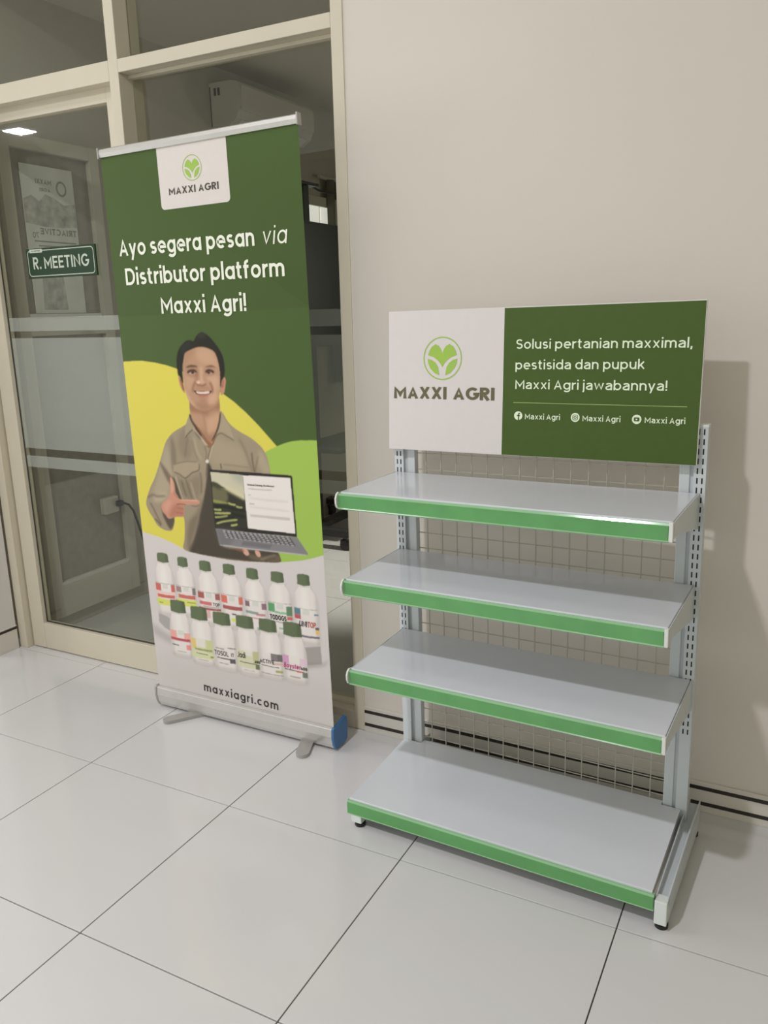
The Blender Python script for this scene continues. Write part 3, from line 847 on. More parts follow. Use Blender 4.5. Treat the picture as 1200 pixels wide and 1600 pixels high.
# --- the printed man
SK, SKD, SKL, SKR = (181, 141, 113), (140, 99, 74), (208, 168, 141), (190, 136, 112)
SH, SHD, SHL = (154,139,117), (104,92,75), (180,165,142)
SHX = (70,62,51)
def Q(f): return f
shirt = fill([(-142,1040),(-200,1012),(-235,981),(-259,938),(-278,900),(-309,843),(-337,803),(-363,751),(-359,722),(-339,691),(-320,663),(-297,651),(-273,646),(-250,651),(-235,681),(-230,701),(-191,706),(-189,665),(-196,620),(-203,582),(-139,571),(-77,567),(-8,563),(67,564),(141,569),(218,576),(224,596),(206,650),(211,829),(209,888),(200,940),(179,974),(139,1003),(89,1026),(52,1052),(21,1092),(7,1045),(-44,971),(-84,1020),(-109,1062)], SH, 1, 1.0)
S_ = shirt
fill([(-237,969),(-223,908),(-222,846),(-256,776),(-299,754),(-324,778),(-294,850),(-264,919)], SHL, 0.5, 8, True, S_)
fill([(-211,1000),(-196,958),(-199,903),(-219,871),(-220,933)], SHD, 0.55, 5, True, S_)
fill([(-278,906),(-243,870),(-220,834),(-230,815),(-257,851)], SHD, 0.85, 4, True, S_)
fill([(-225,852),(-208,834),(-182,761),(-192,747),(-207,778),(-219,784),(-219,821)], SHX, 0.9, 3, True, S_)
fill([(-326,766),(-277,793),(-255,779),(-286,758),(-320,750)], SHL, 0.6, 6, True, S_)
stroke([(-356,764),(-337,775),(-324,778),(-304,774),(-263,778)], SHD, 8, 0.7, 3, S_)
stroke([(-345,748),(-331,727),(-312,689),(-299,667)], SHD, 7, 0.8, 2.5, S_)
fill([(-289,752),(-287,723),(-266,702),(-234,699),(-241,671),(-258,652),(-277,678),(-290,710)], SHX, 0.85, 3, True, S_)
stroke([(-329,688),(-314,676),(-302,663)], SHX, 6, 0.8, 2, S_)
fill([(-144,1031),(-125,996),(-125,936),(-158,916),(-178,946),(-175,995)], SHD, 0.35, 9, True, S_)
stroke([(-134,996),(-147,959),(-156,926)], SHD, 6, 0.5, 3, S_)
stroke([(-106,996),(-100,954),(-82,919)], SHL, 7, 0.7, 4, S_)
stroke([(-118,990),(-108,942),(-97,918)], SHD, 5, 0.45, 3, S_)
fill([(-27,998),(30,987),(100,966),(123,908),(64,894),(-8,903),(-44,920)], (168,153,129), 0.6, 10, True, S_)
stroke([(89,1000),(113,955),(135,885)], SHD, 9, 0.5, 4, S_)
stroke([(138,955),(139,920),(144,885)], SHX, 6, 0.7, 2.5, S_)
stroke([(166,944),(154,915),(146,885)], SHD, 6, 0.6, 2.5, S_)
fill([(171,962),(196,934),(209,888),(178,887),(163,921)], SHL, 0.5, 6, True, S_)
stroke([(1,910),(3,889)], SHX, 5, 0.8, 1.5, S_)
stroke([(10,907),(65,905),(122,901)], SHD, 4, 0.5, 2, S_)
# pocket on the chest
fill([(-215,897),(-159,912),(-101,913),(-96,899),(-101,882),(-129,872),(-163,851),(-188,863),(-215,871)], (164,149,125), 0.9, 1.5, False, S_)
stroke([(-217,895),(-159,909),(-101,911)], SHD, 4, 0.7, 1.5, S_)
stroke([(-215,870),(-189,862),(-163,850),(-129,871),(-99,882),(-94,906)], SHD, 5, 0.85, 1.5, S_)
fill([(-209,853),(-168,839),(-136,850),(-96,864),(-95,815),(-123,764),(-154,762),(-180,780),(-199,810)], SHD, 0.4, 9, True, S_)
stroke([(-209,856),(-200,819),(-184,764)], SHL, 6, 0.9, 2, S_)
stroke([(-163,849),(-152,812),(-141,775)], SHD, 6, 0.8, 2.5, S_)
stroke([(-183,842),(-176,811),(-166,780)], SHX, 6, 0.55, 3, S_)
stroke([(-141,837),(-131,794),(-123,767)], SHL, 7, 0.6, 3, S_)
stroke([(-94,876),(-91,840),(-98,796)], SHD, 8, 0.7, 3, S_)
stroke([(-148,750),(-129,748),(-113,753)], SHD, 3, 0.7, 1.2, S_)
# shadowed side below the laptop
fill([(-56,908),(-40,890),(-37,818),(-35,669),(-11,608),(224,614),(224,571),(-77,565),(-178,574),(-151,629),(-113,721),(-85,791),(-67,853)], (74,66,56), 1, 3, True, S_)
fill([(-188,684),(-162,699),(-129,713),(-120,695),(-151,629),(-182,575),(-203,580)], (146,131,110), 0.6, 6, True, S_)
fill([(-163,692),(-128,726),(-98,778),(-97,759),(-135,669),(-167,602),(-182,575),(-183,627)], SHD, 0.6, 6, True, S_)
fill([(92,592),(166,589),(223,603),(219,575),(140,571),(99,577)], (112,98,80), 0.8, 5, True, S_)
stroke([(140,577),(174,590),(207,601)], (150,134,112), 6, 0.6, 3, S_)
stroke([(156,573),(182,584),(206,589)], SHX, 5, 0.6, 3, S_)
stroke([(-17,995),(-40,956),(-58,908),(-70,853)], SHD, 5, 0.8, 1.5, S_)
stroke([(-11,995),(-32,959),(-48,920)], SHL, 4, 0.9, 1.2, S_)
stroke([(-64,970),(-57,944),(-66,913)], SHD, 5, 0.6, 2, S_)
fill([(-65,915),(-59,921),(-53,921),(-50,915),(-54,909),(-61,909)], (214,206,190), 1, 1)
# neck
fill([(-119,1079),(-109,1038),(-87,1003),(-60,972),(-43,961),(-21,977),(5,1022),(22,1080)], SKD, 1, 1.0, False)
neck = fill([(-113,1139),(-113,1111),(-114,1084),(-109,1069),(-98,1049),(-75,1025),(-46,990),(-29,977),(-10,1013),(9,1057),(19,1094),(20,1116),(19,1148)], SK, 1, 1.2, False)
fill([(-116,1132),(-89,1103),(-46,1094),(0,1109),(26,1132),(22,1098),(-19,1068),(-62,1080),(-113,1091)], SKD, 0.75, 6, True, neck)
fill([(-33,1080),(13,1092),(12,1051),(-14,1016),(-35,998),(-42,1033)], (204,164,134), 0.6, 8, True, neck)
stroke([(-56,1080),(-52,1045),(-50,1009)], SKD, 6, 0.5, 4, neck)
fill([(-75,1032),(-41,1009),(-10,1022),(-42,968)], SKD, 0.55, 6, True, neck)
# collar
fill([(-116,1079),(-131,1055),(-143,1025),(-148,994),(-127,1013),(-108,1025),(-97,1032),(-103,1056)], (160,145,121), 1, 1.2, False)
fill([(-110,1023),(-104,1032),(-92,1020),(-59,985),(-46,969),(-60,972),(-87,1003)], SHL, 1, 1.2, False)
stroke([(-147,994),(-127,1013),(-106,1026)], SHX, 4, 0.8, 1.5)
fill([(-107,1023),(-93,1014),(-73,991),(-87,997)], SHX, 0.8, 3)
stroke([(-116,1079),(-110,1056),(-91,1029),(-71,1003)], (60,48,38), 8, 0.9, 1.5)
fill([(21,1089),(38,1062),(56,1035),(69,993),(43,1005),(13,1018),(-12,1003),(3,1028),(13,1057)], (164,149,125), 1, 1.2, False)
stroke([(-12,1002),(13,1016),(43,1004),(68,992)], SHD, 5, 0.8, 1.5)
stroke([(20,1089),(13,1057),(-1,1025),(-29,986)], (66,52,42), 7, 0.85, 1.5)
# head
fill([(-150,1209),(-143,1207),(-134,1198),(-130,1178),(-128,1153),(-135,1156),(-146,1174),(-150,1194)], SKR, 1, 1.2)
stroke([(-144,1200),(-138,1187),(-134,1169),(-132,1159)], (120,74,56), 8, 0.8, 2)
fill([(31,1173),(38,1197),(48,1205),(54,1195),(50,1175),(43,1154),(34,1146),(27,1148)], SKR, 1, 1.2)
stroke([(44,1197),(40,1182),(35,1169)], (150,92,76), 8, 0.7, 2)
face = fill([(-115,1294),(-124,1260),(-128,1226),(-128,1194),(-126,1161),(-115,1128),(-96,1108),(-72,1096),(-51,1093),(-25,1097),(1,1113),(18,1139),(31,1169),(34,1199),(34,1233),(30,1270),(16,1292),(-7,1302),(-31,1307),(-63,1307),(-92,1300)], SK, 1, 1.2)
fill([(-42,1303),(-5,1298),(17,1277),(24,1245),(16,1241),(-26,1250),(-53,1259),(-66,1289)], (204,165,136), 0.55, 8, True, face)
fill([(-118,1288),(-92,1298),(-59,1297),(-81,1279),(-105,1260),(-117,1230),(-126,1230)], (164,124,98), 0.6, 7, True, face)
fill([(-31,1208),(2,1212),(25,1203),(22,1173),(2,1144),(-4,1165),(-17,1191)], SKL, 0.55, 7, True, face)
fill([(-117,1209),(-92,1211),(-80,1198),(-94,1174),(-110,1157),(-122,1174)], (196,156,130), 0.6, 6, True, face)
fill([(-128,1165),(-114,1148),(-100,1122),(-72,1102),(-83,1098),(-109,1115),(-126,1141)], (206,164,146), 0.7, 5, True, face)
fill([(-90,1115),(-53,1120),(-10,1113),(8,1120),(-11,1100),(-51,1090),(-78,1098)], SKD, 0.45, 6, True, face)
fill([(-22,1146),(6,1152),(12,1137),(-1,1118),(-29,1113)], (210,168,140), 0.6, 6, True, face)
# brows, eyes
fill([(-112,1238),(-102,1245),(-85,1247),(-66,1244),(-63,1239),(-86,1239)], (70,48,34), 0.9, 2, True, face)
fill([(-30,1239),(-14,1244),(3,1244),(17,1237),(-1,1239),(-14,1239)], (84,58,42), 0.9, 2, True, face)
fill([(-110,1230),(-86,1236),(-62,1232),(-63,1212),(-81,1208),(-106,1211)], (140,98,74), 0.55, 4, True, face)
fill([(-32,1229),(-15,1234),(6,1230),(8,1216),(-9,1211),(-31,1214)], (140,98,74), 0.55, 4, True, face)
fill([(-106,1220),(-94,1225),(-79,1225),(-69,1220),(-83,1214),(-98,1215)], (206,180,162), 0.5, 1.6, True, face)
fill([(-29,1220),(-16,1225),(-4,1223),(5,1219),(-7,1215),(-21,1215)], (196,168,150), 0.45, 1.6, True, face)
fill([(-91,1224),(-84,1226),(-79,1224),(-78,1220),(-82,1217),(-89,1217),(-92,1220)], (66,40,28), 1, 1.3, True, face)
fill([(-22,1222),(-16,1224),(-11,1223),(-9,1219),(-14,1216),(-19,1217),(-23,1219)], (68,42,28), 1, 1.3, True, face)
stroke([(-109,1221),(-95,1227),(-79,1228),(-67,1221)], (60,38,28), 9, 0.9, 1.2, face)
stroke([(-30,1222),(-15,1228),(-1,1225),(7,1220)], (60,38,28), 9, 0.9, 1.2, face)
# nose
fill([(-74,1217),(-62,1225),(-63,1200),(-73,1187),(-77,1195)], SKD, 0.5, 5, True, face)
fill([(-53,1238),(-42,1238),(-40,1204),(-33,1191),(-48,1180),(-61,1187),(-54,1204)], SKL, 0.7, 5, True, face)
fill([(-72,1190),(-61,1193),(-56,1187),(-65,1181),(-73,1184)], (232,200,180), 0.8, 2.5, True, face)
stroke([(-75,1186),(-68,1179),(-58,1179),(-49,1176),(-39,1179),(-30,1183)], (120,76,58), 7, 0.7, 2, face)
fill([(-41,1217),(-34,1208),(-31,1187),(-39,1191),(-44,1202)], SKD, 0.3, 4, True, face)
# smile
stroke([(-76,1191),(-86,1178),(-92,1165),(-90,1154)], (128,82,62), 9, 0.6, 3, face)
stroke([(-16,1189),(-8,1176),(-6,1163),(-10,1152)], (128,82,62), 9, 0.7, 2.5, face)
fill([(-74,1172),(-46,1175),(-19,1170),(-15,1161),(-48,1163),(-79,1161)], (166,122,100), 0.55, 4, True, face)
fill([(-88,1161),(-71,1158),(-48,1159),(-24,1158),(-10,1160),(-18,1150),(-39,1145),(-61,1145),(-77,1148)], (86,42,36), 1, 1.2, True, face)
fill([(-77,1157),(-60,1156),(-37,1157),(-20,1157),(-23,1151),(-38,1149),(-61,1149),(-73,1151)], (226,204,190), 1, 1.2, True, face)
fill([(-73,1147),(-61,1145),(-39,1145),(-22,1148),(-34,1140),(-51,1137),(-66,1139)], (178,112,98), 0.9, 2, True, face)
fill([(-68,1133),(-51,1135),(-35,1131),(-47,1122),(-63,1124)], SKD, 0.35, 5, True, face)
# hair
fill([(-153,1233),(-153,1252),(-149,1276),(-134,1304),(-104,1327),(-83,1330),(-70,1326),(-56,1342),(-36,1354),(-20,1352),(-2,1341),(17,1323),(38,1297),(50,1274),(54,1249),(53,1224),(47,1205),(37,1193),(31,1172),(28,1180),(32,1220),(28,1256),(20,1281),(11,1292),(-7,1300),(-31,1306),(-58,1305),(-87,1297),(-111,1287),(-120,1265),(-128,1241),(-130,1215),(-130,1187),(-135,1189),(-145,1208),(-151,1212)], (38,36,30), 1, 1.5)
fill([(-54,1341),(-33,1352),(-15,1346),(-21,1338),(-43,1337)], (62,62,54), 0.6, 5)
fill([(-128,1299),(-103,1317),(-78,1323),(-91,1309),(-118,1290)], (52,50,42), 0.6, 6)
# pointing hand
hand = fill([(-235,848),(-226,845),(-218,826),(-217,797),(-208,781),(-198,771),(-158,771),(-117,773),(-107,765),(-114,758),(-143,754),(-170,751),(-183,745),(-183,726),(-192,706),(-227,702),(-260,693),(-276,708),(-288,720),(-290,742),(-272,758),(-256,770),(-244,792),(-238,824)], (196,140,118), 1, 1.0)
fill([(-223,750),(-197,748),(-184,742),(-188,709),(-225,704),(-257,696),(-249,724)], (160,104,84), 0.6, 6, True, hand)
fill([(-233,845),(-226,838),(-225,807),(-234,789),(-236,803)], (216,164,144), 0.7, 3, True, hand)
stroke([(-217,749),(-196,753),(-170,750)], (130,80,62), 5, 0.7, 1.5, hand)
stroke([(-224,796),(-217,782),(-202,773)], (150,96,78), 5, 0.6, 2, hand)
fill([(-278,747),(-253,763),(-241,753),(-263,723),(-278,726)], (212,160,140), 0.5, 5, True, hand)
stroke([(-194,769),(-154,770),(-115,770)], (222,172,152), 5, 0.7, 2, hand)
stroke([(-216,736),(-194,736),(-185,735)], (140,90,72), 4, 0.5, 1.5, hand)
stroke([(-225,720),(-200,719),(-189,718)], (140,90,72), 4, 0.5, 1.5, hand)
# laptop
fill([(-51,887),(291,883),(296,878),(299,673),(129,671),(-49,674)], (48,44,40), 1, 0.8, False)
scr = fill([(-47,878),(92,874),(96,686),(-45,680)], (52,52,44), 1, 0.7, False)
fill([(-51,882),(96,878),(95,787),(36,811),(0,828),(-49,843)], (198,190,166), 1, 3, False, scr)
fill([(43,882),(96,878),(96,841),(61,853)], (150,156,150), 0.7, 12, True, scr)
fill([(-16,839),(37,825),(92,800),(93,787),(35,809),(-9,826)], (214,206,160), 0.5, 5, True, scr)
fill([(-49,843),(-24,841),(0,828),(14,822),(-17,822),(-45,824)], (70,66,50), 1, 2, True, scr)
fill([(-47,823),(-18,819),(15,814),(15,776),(-46,773)], (110,106,78), 0.9, 4, True, scr)
fill([(-48,778),(-14,776),(15,772),(14,768),(-49,769)], (150,156,80), 0.8, 2, True, scr)
for ln in ([(19,771),(35,767),(52,766)], [(53,761),(67,758),(80,759)], [(-48,743),(-31,743),(-13,744)], [(-47,730),(-11,732),(28,735)], [(-46,715),(-21,717),(14,724)], [(-41,692),(-10,702),(25,709),(54,713)], [(23,690),(40,693),(53,697)]):
    stroke(ln, (176,178,110), 7, 0.85, 1.2, scr)
for ln in ([(-46,755),(1,757),(50,750),(91,749)], [(28,735),(56,730),(93,726)], [(-48,703),(-4,713),(47,723)]):
    stroke(ln, (30,32,26), 12, 0.8, 3, scr)
fill([(93,873),(287,874),(293,684),(97,686)], (226,219,214), 1, 0.7, False)
fill([(110,738),(275,737),(275,727),(112,729)], (196,189,185), 1, 1.0, False)
for a in ([(109,828),(163,827),(213,828)], [(109,806),(115,806),(121,806)], [(110,775),(122,775),(134,775)]):
    stroke(a, (170,164,160), 4, 0.7, 0.8)
for a in ([(114,795),(184,792),(275,792)], [(113,764),(189,762),(276,760)]):
    stroke(a, (214,206,202), 8, 0.8, 1.5)
fill([(-47,674),(129,671),(298,673),(339,619),(337,612),(240,612),(-34,614)], (128,125,127), 1, 0.8, False)
fill([(-47,674),(50,673),(10,614),(-34,614)], (104,101,102), 0.6, 8, False)
fill([(-15,670),(128,669),(271,669),(292,640),(146,643),(-5,644)], (88,86,88), 1, 1.2, False)
for a in ([(-15,669),(128,669),(272,669)], [(-14,664),(132,664),(276,662)], [(-11,657),(138,658),(281,656)], [(-9,651),(143,651),(286,648)], [(-5,645),(146,644),(292,641)]):
    A = np.array(a)
    for k in range(15):
        p = A[0] + (A[1] - A[0]) * (k / 7.5) if k < 7.5 else A[1] + (A[2] - A[1]) * ((k - 7.5) / 7.5)
        d = (A[2] - A[0]) / 15
        stroke([p, p + d * 0.3, p + d * 0.62], (168,165,164), 4.5, 0.8, 0.7)
fill([(72,638),(194,636),(183,621),(62,623)], (112,109,111), 1, 0.8, False)
stroke([(-34,614),(152,612),(337,613)], (176,172,172), 5, 0.9, 0.8)
fill([(64,607),(77,610),(87,606),(93,592),(81,586),(69,594)], (206,160,142), 1, 1.2)
fill([(119,607),(132,609),(139,603),(142,591),(133,586),(123,593)], (206,160,142), 1, 1.2)
fill([(31,608),(65,607),(72,599),(43,600)], (130,90,74), 0.8, 2)

# average to the sheet's grid and hang the colours on its vertices
G2 = 2.5
nx, ny = NX // 2, NY // 2
small = canvas[:ny * 2, :nx * 2].reshape(ny, 2, nx, 2, 3).mean((1, 3))
gx, gy = np.meshgrid(U0 + (np.arange(nx) + 0.5) * G2, V0 + (np.arange(ny) + 0.5) * G2)
gx[:, 0], gx[:, -1] = U0, U1
gy[0, :], gy[-1, :] = V0, V1
verts = np.stack([gx.ravel() / 1000, np.zeros(nx * ny), gy.ravel() / 1000], 1)
top = np.array([(U0 / 1000, 0, 1.951), (U1 / 1000, 0, 1.951)])
verts = np.vstack([verts, top])
idx = np.arange(nx * ny).reshape(ny, nx)
quads = np.stack([idx[:-1, :-1].ravel(), idx[:-1, 1:].ravel(), idx[1:, 1:].ravel(), idx[1:, :-1].ravel()], 1)
me = bpy.data.meshes.new('printed_sheet')
nq = len(quads)
last = np.concatenate([idx[-1, :], [nx * ny + 1, nx * ny]])
me.vertices.add(len(verts))
me.vertices.foreach_set('co', verts.ravel())
loops = np.concatenate([quads.ravel(), last])
me.loops.add(len(loops))
me.loops.foreach_set('vertex_index', loops.astype(np.int32))
me.polygons.add(nq + 1)
me.polygons.foreach_set('loop_start', np.concatenate([np.arange(nq) * 4, [nq * 4]]).astype(np.int32))
me.update(calc_edges=True)
ca = me.color_attributes.new('print', 'FLOAT_COLOR', 'POINT')
cols = np.ones((len(verts), 4), np.float32)
cols[:nx * ny, :3] = small.reshape(-1, 3)
cols[nx * ny:, :3] = ink(GREEN)
ca.data.foreach_set('color', cols.ravel())
pmx = mat('banner_print', (0.5, 0.5, 0.5), 0.55, spec=0.22)
at = pmx.node_tree.nodes.new('ShaderNodeVertexColor')
at.layer_name = 'print'
pmx.node_tree.links.new(at.outputs['Color'], pmx.node_tree.nodes['Principled BSDF'].inputs['Base Color'])
me.materials.append(pmx)
sheet = bpy.data.objects.new('printed_sheet', me)
COL.objects.link(sheet)
sheet.parent = banner
sheet.matrix_local = BM_
sheet['label'] = 'green, yellow and white printed sheet with a man in a khaki shirt and rows of bottles'

BY = -0.0007
wb = [(-151,1954),(133,1952),(132,1750),(-152,1754)]
flat(sheet, 'logo_panel', [rrect((wb[0][0] + wb[3][0]) / 2, (wb[1][0] + wb[2][0]) / 2, (wb[2][1] + wb[3][1]) / 2, 1949, 14, 'cd')], M['banner_white'], BY)
ec, et = [(-10,1868),(-7,1906)]
emblem(sheet, ec[0], ec[1], et[1] - ec[1], M['lime'], BY * 2)
def bw(name, s, a, b, cap, m, **k):
    return write(sheet, name, s, a, b, cap, M[m], BY * 2, **k)
t = [(-114,1795),(91,1794),(-114,1817)]
bw('lettering', 'MAXXI AGRI', t[0], t[1], t[2][1] - t[0][1], 'dark_text', w=0.2, gap=0.12)
t = [(-360,1620),(213,1613),(-341,1665)]
bw('lettering', 'Ayo segera pesan', t[0], t[1], 56, 'white_text', w=0.165, gap=0.10)
t = [(242,1613),(333,1612)]
bw('lettering', 'via', t[0], t[1], 55, 'white_text', w=0.11, gap=0.18, slant=0.16)
t = [(-344,1523),(319,1515),(-335,1570)]
bw('lettering', 'Distributor platform', t[0], t[1], 56, 'white_text', w=0.165, gap=0.10)
t = [(-196,1421),(163,1416),(-190,1468)]
bw('lettering', 'Maxxi Agri!', t[0], t[1], 56, 'white_text', w=0.165, gap=0.11)
t = [(-172,27),(168,13),(-166,56)]
bw('lettering', 'maxxiagri.com', t[0], t[1], 34, 'black_text', w=0.16, gap=0.22)
def on_bottle(k, s, a, b, v, cap, m, **kw):
    q = BT[k]
    x0, x1 = q['mid'] - q['W2'] + 2 * q['W2'] * a, q['mid'] - q['W2'] + 2 * q['W2'] * b
    y = q['bb'] + q['Hh'] * v
    return bw('bottle_lettering', s, (x0, y - 2), (x1, y - 2), cap, m, **kw)
on_bottle(6, 'UNI', 0.18, 0.50, 0.47, 21, 'black_text', w=0.19, slant=0.2, gap=0.1)
on_bottle(6, 'TOP', 0.53, 0.86, 0.47, 21, 'red_text', w=0.17, slant=0.2, gap=0.1)
on_bottle(5, 'TODOGS', 0.06, 0.74, 0.46, 19, 'black_text', w=0.21, gap=0.1)
on_bottle(2, 'TOP', 0.66, 0.96, 0.58, 13, 'dark_text', w=0.16)
on_bottle(9, 'TOSOL', 0.04, 0.62, 0.50, 19, 'black_text', w=0.14)
on_bottle(9, 'FIT', 0.68, 0.86, 0.52, 14, 'dark_text', w=0.14)
on_bottle(10, 'Jadi', 0.02, 0.36, 0.56, 22, 'black_text', w=0.14)
on_bottle(10, '400', 0.74, 0.98, 0.46, 9, 'black_text', w=0.2)
on_bottle(11, 'ACTIVE', 0.02, 0.62, 0.50, 15, 'black_text', w=0.17)
on_bottle(12, 'Boyster', 0.02, 0.72, 0.48, 19, 'magenta_text', w=0.2, slant=0.15)
on_bottle(12, '600', 0.74, 0.99, 0.48, 12, 'black_text', w=0.22)
lt = [(109,839),(220,839)]
bw('screen_lettering', 'Selamat Datang, Distributor!', lt[0], lt[1], 6.0, 'dark_text', w=0.2)

# top rail
tr_ = obj('top_rail', [lambda bm: prism(bm, [(-0.006, 1.942), (0.008, 1.942), (0.010, 1.950), (0.008, 1.966), (0.0, 1.970), (-0.007, 1.966), (-0.009, 1.955)], 'x', -0.402, 0.402)], M['alu'], banner)
tr_.matrix_local = BM_
for sx in (-1, 1):
    c_ = obj('rail_end', [B((sx * 0.402 - 0.003, -0.011, 1.938), (sx * 0.402 + 0.003, 0.012, 1.973), 0.002)], M['foot_metal'], banner)
    c_.matrix_local = BM_
obj('pole', [lambda bm: cyl(bm, (-0.02, 0.05, 0.05), (-0.03, 0.022, 2.04), 0.009, 12)], M['alu'], banner)
cx0, cx1 = -0.404, 0.398
house = [(-0.006, 0.094), (-0.012, 0.088), (-0.014, 0.060), (-0.008, 0.030), (0.002, 0.012), (0.066, 0.012), (0.076, 0.022), (0.080, 0.070), (0.076, 0.098), (0.066, 0.106), (0.040, 0.100), (0.008, 0.092)]
obj('base_housing', [lambda bm: prism(bm, house, 'x', cx0, cx1)], M['alu'], banner)
grow = [((y - 0.033) * 1.05 + 0.033, (z - 0.058) * 1.05 + 0.059) for y, z in house]
ec_ = obj('end_cap', [lambda bm: prism(bm, grow, 'x', cx1, cx1 + 0.009)], M['blue'], banner)
ec_['label'] = 'blue plastic end cap'
ec_ = obj('end_cap', [lambda bm: prism(bm, grow, 'x', cx0 - 0.008, cx0)], M['foot_metal'], banner)
ec_['label'] = 'grey end cap'
obj('slot_lip', [B((cx0 + 0.004, -0.010, 0.0915), (cx1 - 0.004, -0.004, 0.0965), 0.001)], M['alu'], banner)
def foot(a, b, wd=0.022):
    a, b = Vector(a), Vector(b)
    d = (b - a).normalized()
    n = Vector((-d.y, d.x))
    out = []
    for k in range(9):
        t = math.radians(-90 + 180 * k / 8)
        out.append(tuple(b - d * wd + wd * (math.cos(t) * d + math.sin(t) * n)))
    for k in range(2):
        out.append(tuple(a + n * wd * (1 - 2 * k)))
    obj('swivel_foot', [lambda bm: prism(bm, out, 'z', 0.001, 0.013)], M['foot_metal'], banner)
foot((-0.19, 0.05), (-0.302, -0.098))
foot((0.262, 0.06), (0.318, -0.090), 0.024)

# ------------------------------------------------------------------ display rack
RX, RY, RYROT, RZROT = 0.4057, 0.4306, -0.0115, -0.0451
RW, RD, BD = 0.8965, 0.3161, 0.3461
rm = Matrix.Translation((RX, RY, 0)) @ Matrix.Rotation(RYROT, 4, 'Y') @ Matrix.Rotation(RZROT, 4, 'Z')
rack = tag(empty('display_rack', matrix=rm), 'pale grey four-tier display rack with green price strips against the wall', 'shelf rack')
def floor_z(x):      # local height of the floor under local x (the rack leans a little)
    return x * math.tan(RYROT) 

def upright(x0, left):
    bm = bmesh.new()
    w, top, d = 0.030, 1.192, 0.030
    xs = [0, 0.0072, 0.0108, 0.0192, 0.0228, w]
    z0 = floor_z(x0) + 0.02
    slots = [1.1769 - 0.025 * k for k in range(34)]
    zs = [z0]
    for s in slots[::-1]:
        zs += [s - 0.0078, s + 0.0072]
    zs.append(top)
    grid = [[bm.verts.new((x0 + x, 0, z)) for x in xs] for z in zs]
    for r in range(len(zs) - 1):
        hole_row = r % 2 == 1
        for c in range(5):
            if hole_row and c in (1, 3):
                continue
            bm.faces.new((grid[r][c], grid[r][c + 1], grid[r + 1][c + 1], grid[r + 1][c]))
    # sides, back, cap as open-front channel
    A = [(x0, 0), (x0, d), (x0 + w, d), (x0 + w, 0)]
    for (xa, ya), (xb, yb) in zip(A, A[1:]):
        v = [bm.verts.new(p) for p in ((xa, ya, z0), (xb, yb, z0), (xb, yb, top), (xa, ya, top))]
        bm.faces.new(v[::-1])
    for z in (z0, top):
        bm.faces.new([bm.verts.new((x, y, z)) for x, y in A])
    o = link('upright', bm, M['rack'], rack)
    sgn = 1 if left else -1
    xi = x0 + w if left else x0
    a, b = sorted((xi, xi + sgn * 0.012))
    obj('inner_groove', [B((a, 0.012, z0), (b, 0.020, top - 0.03))], M['rack'], o)
    a, b = sorted((xi + sgn * 0.010, xi + sgn * 0.036))
    obj('grid_channel', [B((a, 0.006, z0), (b, 0.030, top - 0.03), 0.002)], M['rack'], o)
    obj('slot_shade_plate', [B((x0 + 0.001, 0.005, z0), (x0 + w - 0.001, 0.007, top - 0.004))], M['black_metal'], o)  # black plate behind the face, giving the slots their shade by colour
    obj('top_plug', [B((x0 - 0.001, -0.001, top - 0.004), (x0 + w + 0.001, d + 0.001, top + 0.003), 0.001)], M['clear_plastic'], o)
    return o
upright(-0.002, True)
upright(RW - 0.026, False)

# welded wire back panel, 5 cm mesh
bm = bmesh.new()
wr = 0.0013
for k in range(-1, 16):
    x = 0.0955 + 0.05 * k
    box(bm, (x - wr, 0.0192, 0.045), (x + wr, 0.0192 + 2 * wr, 1.148))
for k in range(1, 24):
    z = 0.8276 - 0.05 * 15 + 0.05 * (k - 1)
    if z < 1.15:
        box(bm, (0.034, 0.0218, z - wr), (RW - 0.034, 0.0218 + 2 * wr, z + wr))
wg = link('wire_grid', bm, M['wire'], rack)
wg['kind'] = 'stuff'

def strip_profile(y, z, h):
    """front price channel: closed outline (y, z), hanging below z"""
    return [(y + 0.004, z), (y - 0.006, z + 0.001), (y - 0.009, z - 0.004), (y - 0.0075, z - 0.0065), (y - 0.0085, z - h + 0.006),
            (y - 0.012, z - h + 0.002), (y - 0.009, z - h - 0.001), (y, z - h)]

def shelf(h, tilt, dx0, dx1, n):
    x0, x1 = -0.004 + dx0, RW + 0.000 + dx1
    m = Matrix.Translation((0, 0, h)) @ Matrix.Rotation(-tilt / RD, 4, 'X')
    s = obj('shelf', [B((x0 + 0.002, -RD, -0.022), (x1 - 0.002, -0.001, 0.0), 0.0025)], M['shelf'], rack)
    s.matrix_local = m
    y = -RD
    ps = obj('price_strip', [lambda bm: prism(bm, strip_profile(y, -0.0045, 0.0425), 'x', x0 - 0.001, x1 - 0.008)], M['strip_plastic'], s)
    obj('green_insert', [B((x0 + 0.0005, y - 0.0100, -0.0445), (x1 - 0.009, y - 0.0060, -0.0090), 0.0008)], M['green_strip'], s)
    # rounded end plate at the left, small clip at the right
    half = [(y - 0.004, 0.0), (y + 0.012, -0.004), (y + 0.014, -0.044), (y - 0.002, -0.049), (y - 0.014, -0.042), (y - 0.019, -0.030), (y - 0.019, -0.016), (y - 0.013, -0.005)]
    obj('end_cap', [lambda bm: prism(bm, half, 'x', x0 - 0.006, x0 - 0.001)], M['white_plastic'], s)
    obj('end_clip', [B((x1 - 0.008, y - 0.010, -0.046), (x1 + 0.001, y + 0.002, -0.001), 0.001)], M['white_plastic'], s)
    for xa in (x0 - 0.0005, x1 - 0.0005):
        br = obj('bracket', [lambda bm: prism(bm, [(-0.001, 0.0), (y + 0.004, -0.001), (y + 0.004, -0.040), (y + 0.06, -0.044), (-0.03, -0.088), (-0.001, -0.094)], 'x', xa, xa + 0.002)], M['rack'], s)
    return s
